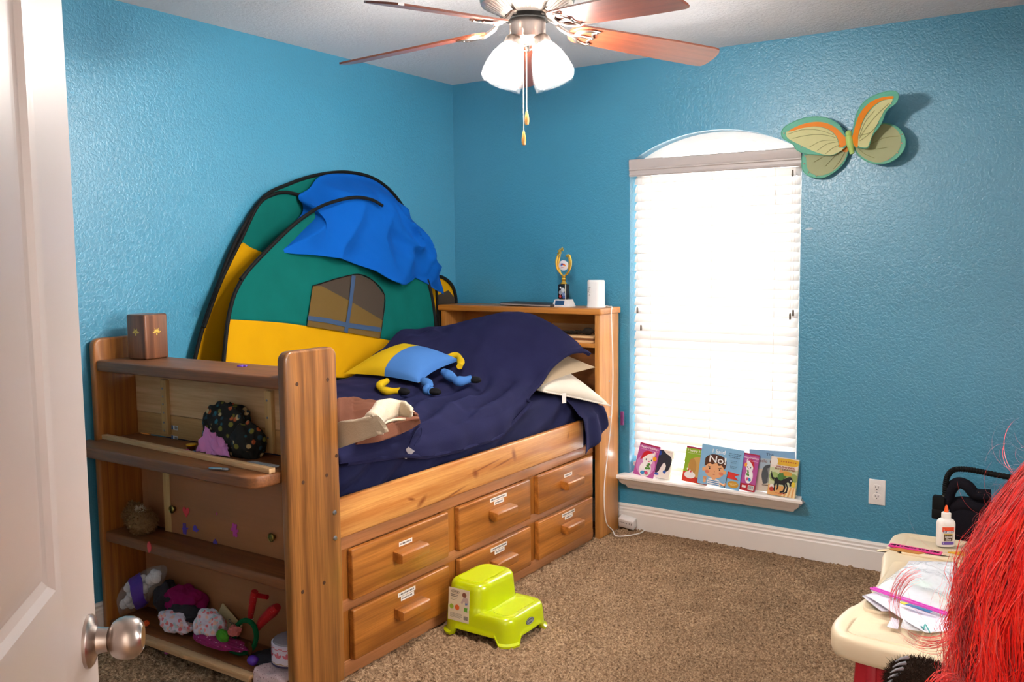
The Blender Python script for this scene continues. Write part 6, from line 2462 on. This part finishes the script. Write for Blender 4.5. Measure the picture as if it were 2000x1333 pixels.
paper('paper', 'white sheet of paper under the plastic bag, reaching to the back of the cream table', [(1776, 1098), (1735, 1150), (1865, 1160), (1870, 1100)], ZT + .004, 'e4e1e6', .002)
paper('paper', 'white sheet of paper at the bottom of the pile, its left corner sticking out', [(1684, 1168), (1722, 1196), (1850, 1190), (1760, 1150)], ZT + .006, 'd8d3de', .003, seed=4)
pg = paper('paper', 'large drawing paper with a green scribble on top of the pile', [(1690, 1166), (1808, 1240), (1872, 1232), (1790, 1140)], ZT + .012, 'e6e2ec', .004, seed=7)
b = B()
SCR = mat('3f9f9a', .5, name='green_crayon')
for pts in (((1799, 1224), (1804, 1230), (1806, 1221)), ((1807, 1220), (1813, 1230), (1816, 1236))):
    b.tube([on('z', ZT + .0195, p) for p in pts], .0016, SCR, 5)
b.build('crayon_scribble', pg)
paper('paper', 'cut white paper piece lying on the front tray of the cream table', [(1742, 1208), (1732, 1226), (1754, 1231), (1757, 1214)], ZT + .003, 'ddd6e2', .002, seed=9)
paper('wrapper', 'translucent crumpled wrapper beside the cut paper piece', [(1764, 1216), (1758, 1236), (1830, 1246), (1820, 1228)], ZT + .004, 'ddd6e2', .010, 'wrapper', m=clear_mat((.9, .9, .95, 1), .5, .2, name='wrapper_film'), seed=11)
# zip bag
zbx = [(1745, 1142), (1703, 1152), (1868, 1212), (1875, 1108)]
P = [on('z', ZT + .02, p) for p in ((1785, 1098), (1700, 1154), (1850, 1206), (1875, 1110))]
zb_ = thing('zip_bag', 'clear plastic zip bag with a pink seal on the papers', 'bag', sum(P) / 4)
FILM = clear_mat((.92, .94, .97, 1), .62, .04, name='zip_bag_film')
for s_ in (1, 0):
    b = B()
    G = []
    for i in range(37):
        row = []
        for j in range(37):
            u, v = i / 36, j / 36
            p = P[0] * (1 - u) * (1 - v) + P[1] * u * (1 - v) + P[2] * u * v + P[3] * (1 - u) * v
            e = (math.sin(math.pi * u) * math.sin(math.pi * v)) ** .5 if 0 < u < 1 and 0 < v < 1 else 0
            p[2] = ZT + .019 + s_ * (.022 * e + .012 * ridge(p, 14, 3) * e + .006 * ridge(p, 30, 8) * e) + .003 * nz(p, 20, s_)
            row.append(p)
        G.append(row)
    b.sheet(G, FILM)
    b.build('bag_film', zb_, angle=80)
b = B()
for k in range(2):
    zp = [P[1] * (1 - t) + P[2] * t + np.array((.006 * k, .010 * k, .006)) for t in np.linspace(0, 1, 12)]
    b.tube(zp, .0032, mat('d24bb4', .3, name='pink_seal'), 6)
b.build('pink_seal', zb_)
b = B()
q = on('z', ZT + .026, (1792, 1188))
b.prism([(-.03, -.004), (.035, -.010), (.035, .004), (-.025, .008)], q, (1, -.3, 0), (.3, 1, 0), (0, 0, 1), .0015, mat('3d6a9a', .5, name='blue_print'))
b.prism([(-.045, -.002), (-.03, -.006), (-.028, .008), (-.045, .008)], q, (1, -.3, 0), (.3, 1, 0), (0, 0, 1), .0015, mat('d0c13a', .5, name='yellow_print'))
b.build('bag_contents', zb_)
b = B()
q = on('z', ZT + .03, (1800, 1140))
b.prism([(-.03, -.02), (.02, -.03), (.03, .01), (-.01, .025)], q, (1, 0, 0), (0, 1, 0), (0, 0, 1), .001, mat('c2dccb', .5, name='pale_green_print'))
b.build('bag_contents', zb_)

# ------------------------------------------------------------------ black folding frame behind the table
ys_ = -.55
stq = on('y', ys_, (1840, 1000))
fr = thing('folding_frame', 'black padded folding frame with a ribbed curved handle behind the glue bottle', 'folding frame', (2.83, ys_, 0))
b = B()
pth = cr([on('y', ys_, p) for p in ((1846, 968), (1847, 945), (1852, 928), (1864, 918), (1885, 917), (1912, 921), (1940, 927), (1985, 935))], 10)
b.tube(pth, [.0095 + .002 * (i % 2) for i in range(len(pth))], BLACK, 10)
hd_ = pth[-1]
b.build('ribbed_handle', fr)
b = B().tube([on('y', ys_, (1845, 974)), on('y', ys_, (1846, 956))], .0085, STEEL, 10)
b.build('handle_collar', fr)
b = B()
PAD = cloth_mat('1a1820', .4, 300, .2, name='black_padding')
b.tube(cr([on('y', ys_ + .01, p) for p in ((1838, 1000), (1850, 975), (1858, 955), (1872, 944), (1890, 950), (1905, 965), (1935, 968))], 8), .022, PAD, 12)
b.tube(cr([on('y', ys_ + .03, p) for p in ((1858, 990), (1880, 985), (1910, 990), (1950, 1000))], 8), .030, PAD, 12)
b.build('padded_arm', fr)
b = B()
for p, s_ in (((1834, 982), .026), ((1833, 1003), .020)):
    q = on('y', ys_, p)
    b.box((q[0] - .022, ys_ - .02, q[2] - s_), (q[0] + .022, ys_ + .02, q[2] + s_), BLACK, .005)
b.build('hinge_block', fr)
b = B()
e0 = on('y', ys_, (1836, 1010))
for x, y in ((e0[0] + .01, ys_), (e0[0] + .01, ys_ + .25), (3.14, ys_), (3.14, ys_ + .25)):
    b.tube([(x, y, .0), (x, ys_ + .0, e0[2] - .02)], .011, BLACK, 10)
b.tube([(e0[0] + .01, ys_, .25), (3.14, ys_, .25)], .011, BLACK, 10)
b.tube([(3.14, ys_, e0[2] - .02), tuple(hd_)], .011, BLACK, 10)
b.build('frame_legs', fr)
b = B()
b.box((e0[0] + .03, ys_ + .005, .22), (3.12, ys_ + .04, e0[2] + .05), PAD, .012, 3)
b.build('padded_back', fr)

# ------------------------------------------------------------------ long red hair and the furry paw below the table
wig = thing('red_wig', 'bright red long-haired wig with loose curls at the right edge', 'wig', (3.24, -2.42, 0))
HR = NT('red_hair')
co = HR.coords((12, 12, 2))
HR.l(HR.ramp(HR.noise(co, 6, 3), [(.3, lin('cc0a06')), (.5, lin('ee1c0e')), (.7, lin('ff4426'))]), HR.b.inputs['Base Color'])
HR.b.inputs['Roughness'].default_value = .45
HR.b.inputs['Specular IOR Level'].default_value = .25
HR.b.inputs['Sheen Weight'].default_value = .2
HAIR = HR.m
HC = np.array((3.255, -2.42))
HZ = [1.17, 1.15, 1.10, 1.03, .95, .85, .72, .60, .48, .34, .15, .0]
HRAD = [.02, .07, .13, .175, .215, .250, .260, .250, .235, .23, .23, .23]


def hrad(z_):
    return interp(z_, HZ[::-1], HRAD[::-1])


rg = random.Random(11)
allv, allf = [], []


def strand(pts, wd, side):
    k = len(allv)
    n = len(pts)
    for i, p in enumerate(pts):
        w_ = wd * (1 if i < n - 2 else .45)
        allv.append(p - side * w_)
        allv.append(p + side * w_)
    for i in range(n - 1):
        allf.append((k + 2 * i, k + 2 * i + 1, k + 2 * i + 3, k + 2 * i + 2))


camaz = math.atan2(CAM_C[1] - HC[1], CAM_C[0] - HC[0])
for s_ in range(5200):
    ph = rg.uniform(0, 2 * math.pi) if s_ % 4 == 0 else camaz + rg.uniform(-2.0, 2.0) * -1
    lay = 1 - .25 * rg.random() ** 2
    z1 = rg.uniform(.05, .75) if rg.random() < .6 else rg.uniform(.0, .3)
    clump = int(ph * 9) * 1.7
    dr = rg.uniform(-.15, .15) + .35 * math.sin(clump)
    wv = rg.uniform(.012, .026)
    f1, f2_ = rg.uniform(10, 14), clump * 3 + rg.uniform(0, .9)
    pts = []
    N = 15
    for i in range(N):
        t = i / (N - 1)
        z_ = 1.168 - (1.168 - z1) * (t ** 1.15)
        r = hrad(z_) * lay + .03 * math.sin(clump + z_ * 8) * t + wv * math.sin(z_ * f1 * 3 + f2_) * t
        a = ph + dr * t + .17 * math.sin(z_ * 11 + clump) * t + .05 * math.sin(z_ * f1 * 1.7 + f2_) * t
        pts.append(np.array((HC[0] + r * math.cos(a), HC[1] + r * math.sin(a), max(.003, z_))))
    sd = np.array((-math.sin(ph), math.cos(ph), 0)) * .9 + np.array((math.cos(ph), math.sin(ph), 0)) * rg.uniform(-.5, .5)
    strand(pts, rg.uniform(.0006, .0013), sd)
# flyaway hairs and loose curls on the outside
for s_ in range(520):
    ph = camaz + rg.uniform(-2.2, 2.2)
    z0 = rg.uniform(.35, 1.12)
    r0 = hrad(z0) * .98
    L_ = rg.uniform(.06, .20)
    cl = rg.choice((-1, 1)) * rg.uniform(2, 9)
    a0 = rg.uniform(-.9, .9)
    p = np.array((HC[0] + r0 * math.cos(ph), HC[1] + r0 * math.sin(ph), z0))
    rad = np.array((math.cos(ph), math.sin(ph), 0))
    tan = np.array((-math.sin(ph), math.cos(ph), 0))
    pts = []
    N = 14
    ang = rg.uniform(-.2, 1.2)
    for i in range(N):
        pts.append(p.copy())
        d = rad * math.cos(ang) * .8 + np.array((0, 0, -1)) * math.sin(ang) + tan * a0 * .5
        p = p + d * L_ / N
        ang += cl / N
        p[2] = max(.004, p[2])
    strand(pts, rg.uniform(.00025, .0005), tan)
# thicker curled locks
for ph, z0, L_, cl in ((-1.15, .80, .34, -5.0), (-1.0, .62, .36, 6.5), (-.95, .66, .30, -7.5), (-1.25, .55, .30, 6.0), (-.8, .48, .34, -5.5), (-1.1, .44, .26, 7.5), (-.6, .72, .30, 6.0)):
    ph = camaz + ph
    for m_ in range(26):
        q0 = np.array((HC[0] + hrad(z0) * .93 * math.cos(ph), HC[1] + hrad(z0) * .93 * math.sin(ph), z0)) + np.array([rg.gauss(0, .006) for _ in range(3)])
        rad = np.array((math.cos(ph), math.sin(ph), 0))
        pts, ang, N = [], .9, 22
        p = q0
        for i in range(N):
            pts.append(p.copy())
            p = p + (rad * math.cos(ang) * .75 + np.array((0, 0, -1)) * math.sin(ang)) * L_ / N
            ang += cl / N * (.4 + i / N)
            p[2] = max(.004, p[2])
        strand(pts, .0009, np.array((-math.sin(ph), math.cos(ph), 0)))
b = B()
b.v, b.f, b.m, b.mats = [tuple(v) for v in allv], allf, [0] * len(allf), [HAIR]
me = bpy.data.meshes.new('hair_strands')
me.from_pydata([tuple(np.array(v) - np.array((3.24, -2.42, 0))) for v in allv], [], allf)
me.materials.append(HAIR)
me.shade_smooth()
o = bpy.data.objects.new('hair_strands', me)
COL.objects.link(o)
o.parent = wig
o['kind'] = 'stuff'
b = B()
b.lathe([(.0001, 1.172), (.03, 1.168)] + [(max(.01, r * .82), z_ - .010) for z_, r in zip(HZ[1:-1], HRAD[1:-1])] + [(.20, .002), (.0001, .002)], HAIR, 40, None, (HC[0], HC[1], 0))
b.build('hair_mass', wig, angle=80)

pw = on('y', -2.16, (1785, 1318))
paw = thing('plush_paw', 'dark brown furry plush paw with silver claws in front of the red table leg', 'plush toy', (pw[0], -2.16, 0))
DFUR = cloth_mat('33241a', .8, 200, .4, '211610', 30, name='dark_brown_fur')
b = B()
c = (pw[0] + .018, -2.15, .482)
b.ell(c, (.078, .062, .055), DFUR, 16)
b.tube([(c[0] + .03, -2.13, .47), (c[0] + .035, -2.13, .2), (c[0] + .035, -2.13, .005)], [.055, .06, .07], DFUR, 16)
fuzz(b, c, (.078, .062, .055), DFUR, 5200, .016, 9, (0, 0, .15), .0009)
b.build('furry_body', paw, angle=80)
b = B()
for k in range(5):
    q = on('y', -2.205 + .004 * k, (1757 - 5 * k, 1290 + 11 * k))
    b.tube(cr([q + np.array((.016, .01, .006)), q + np.array((.003, 0, .004)), q + np.array((-.008, -.004, -.004))], 5), [.0042 * (1 - .75 * i / 10) for i in range(11)], mat('8d8f94', .3, .3, name='claw_silver'), 10)
b.build('claws', paw)
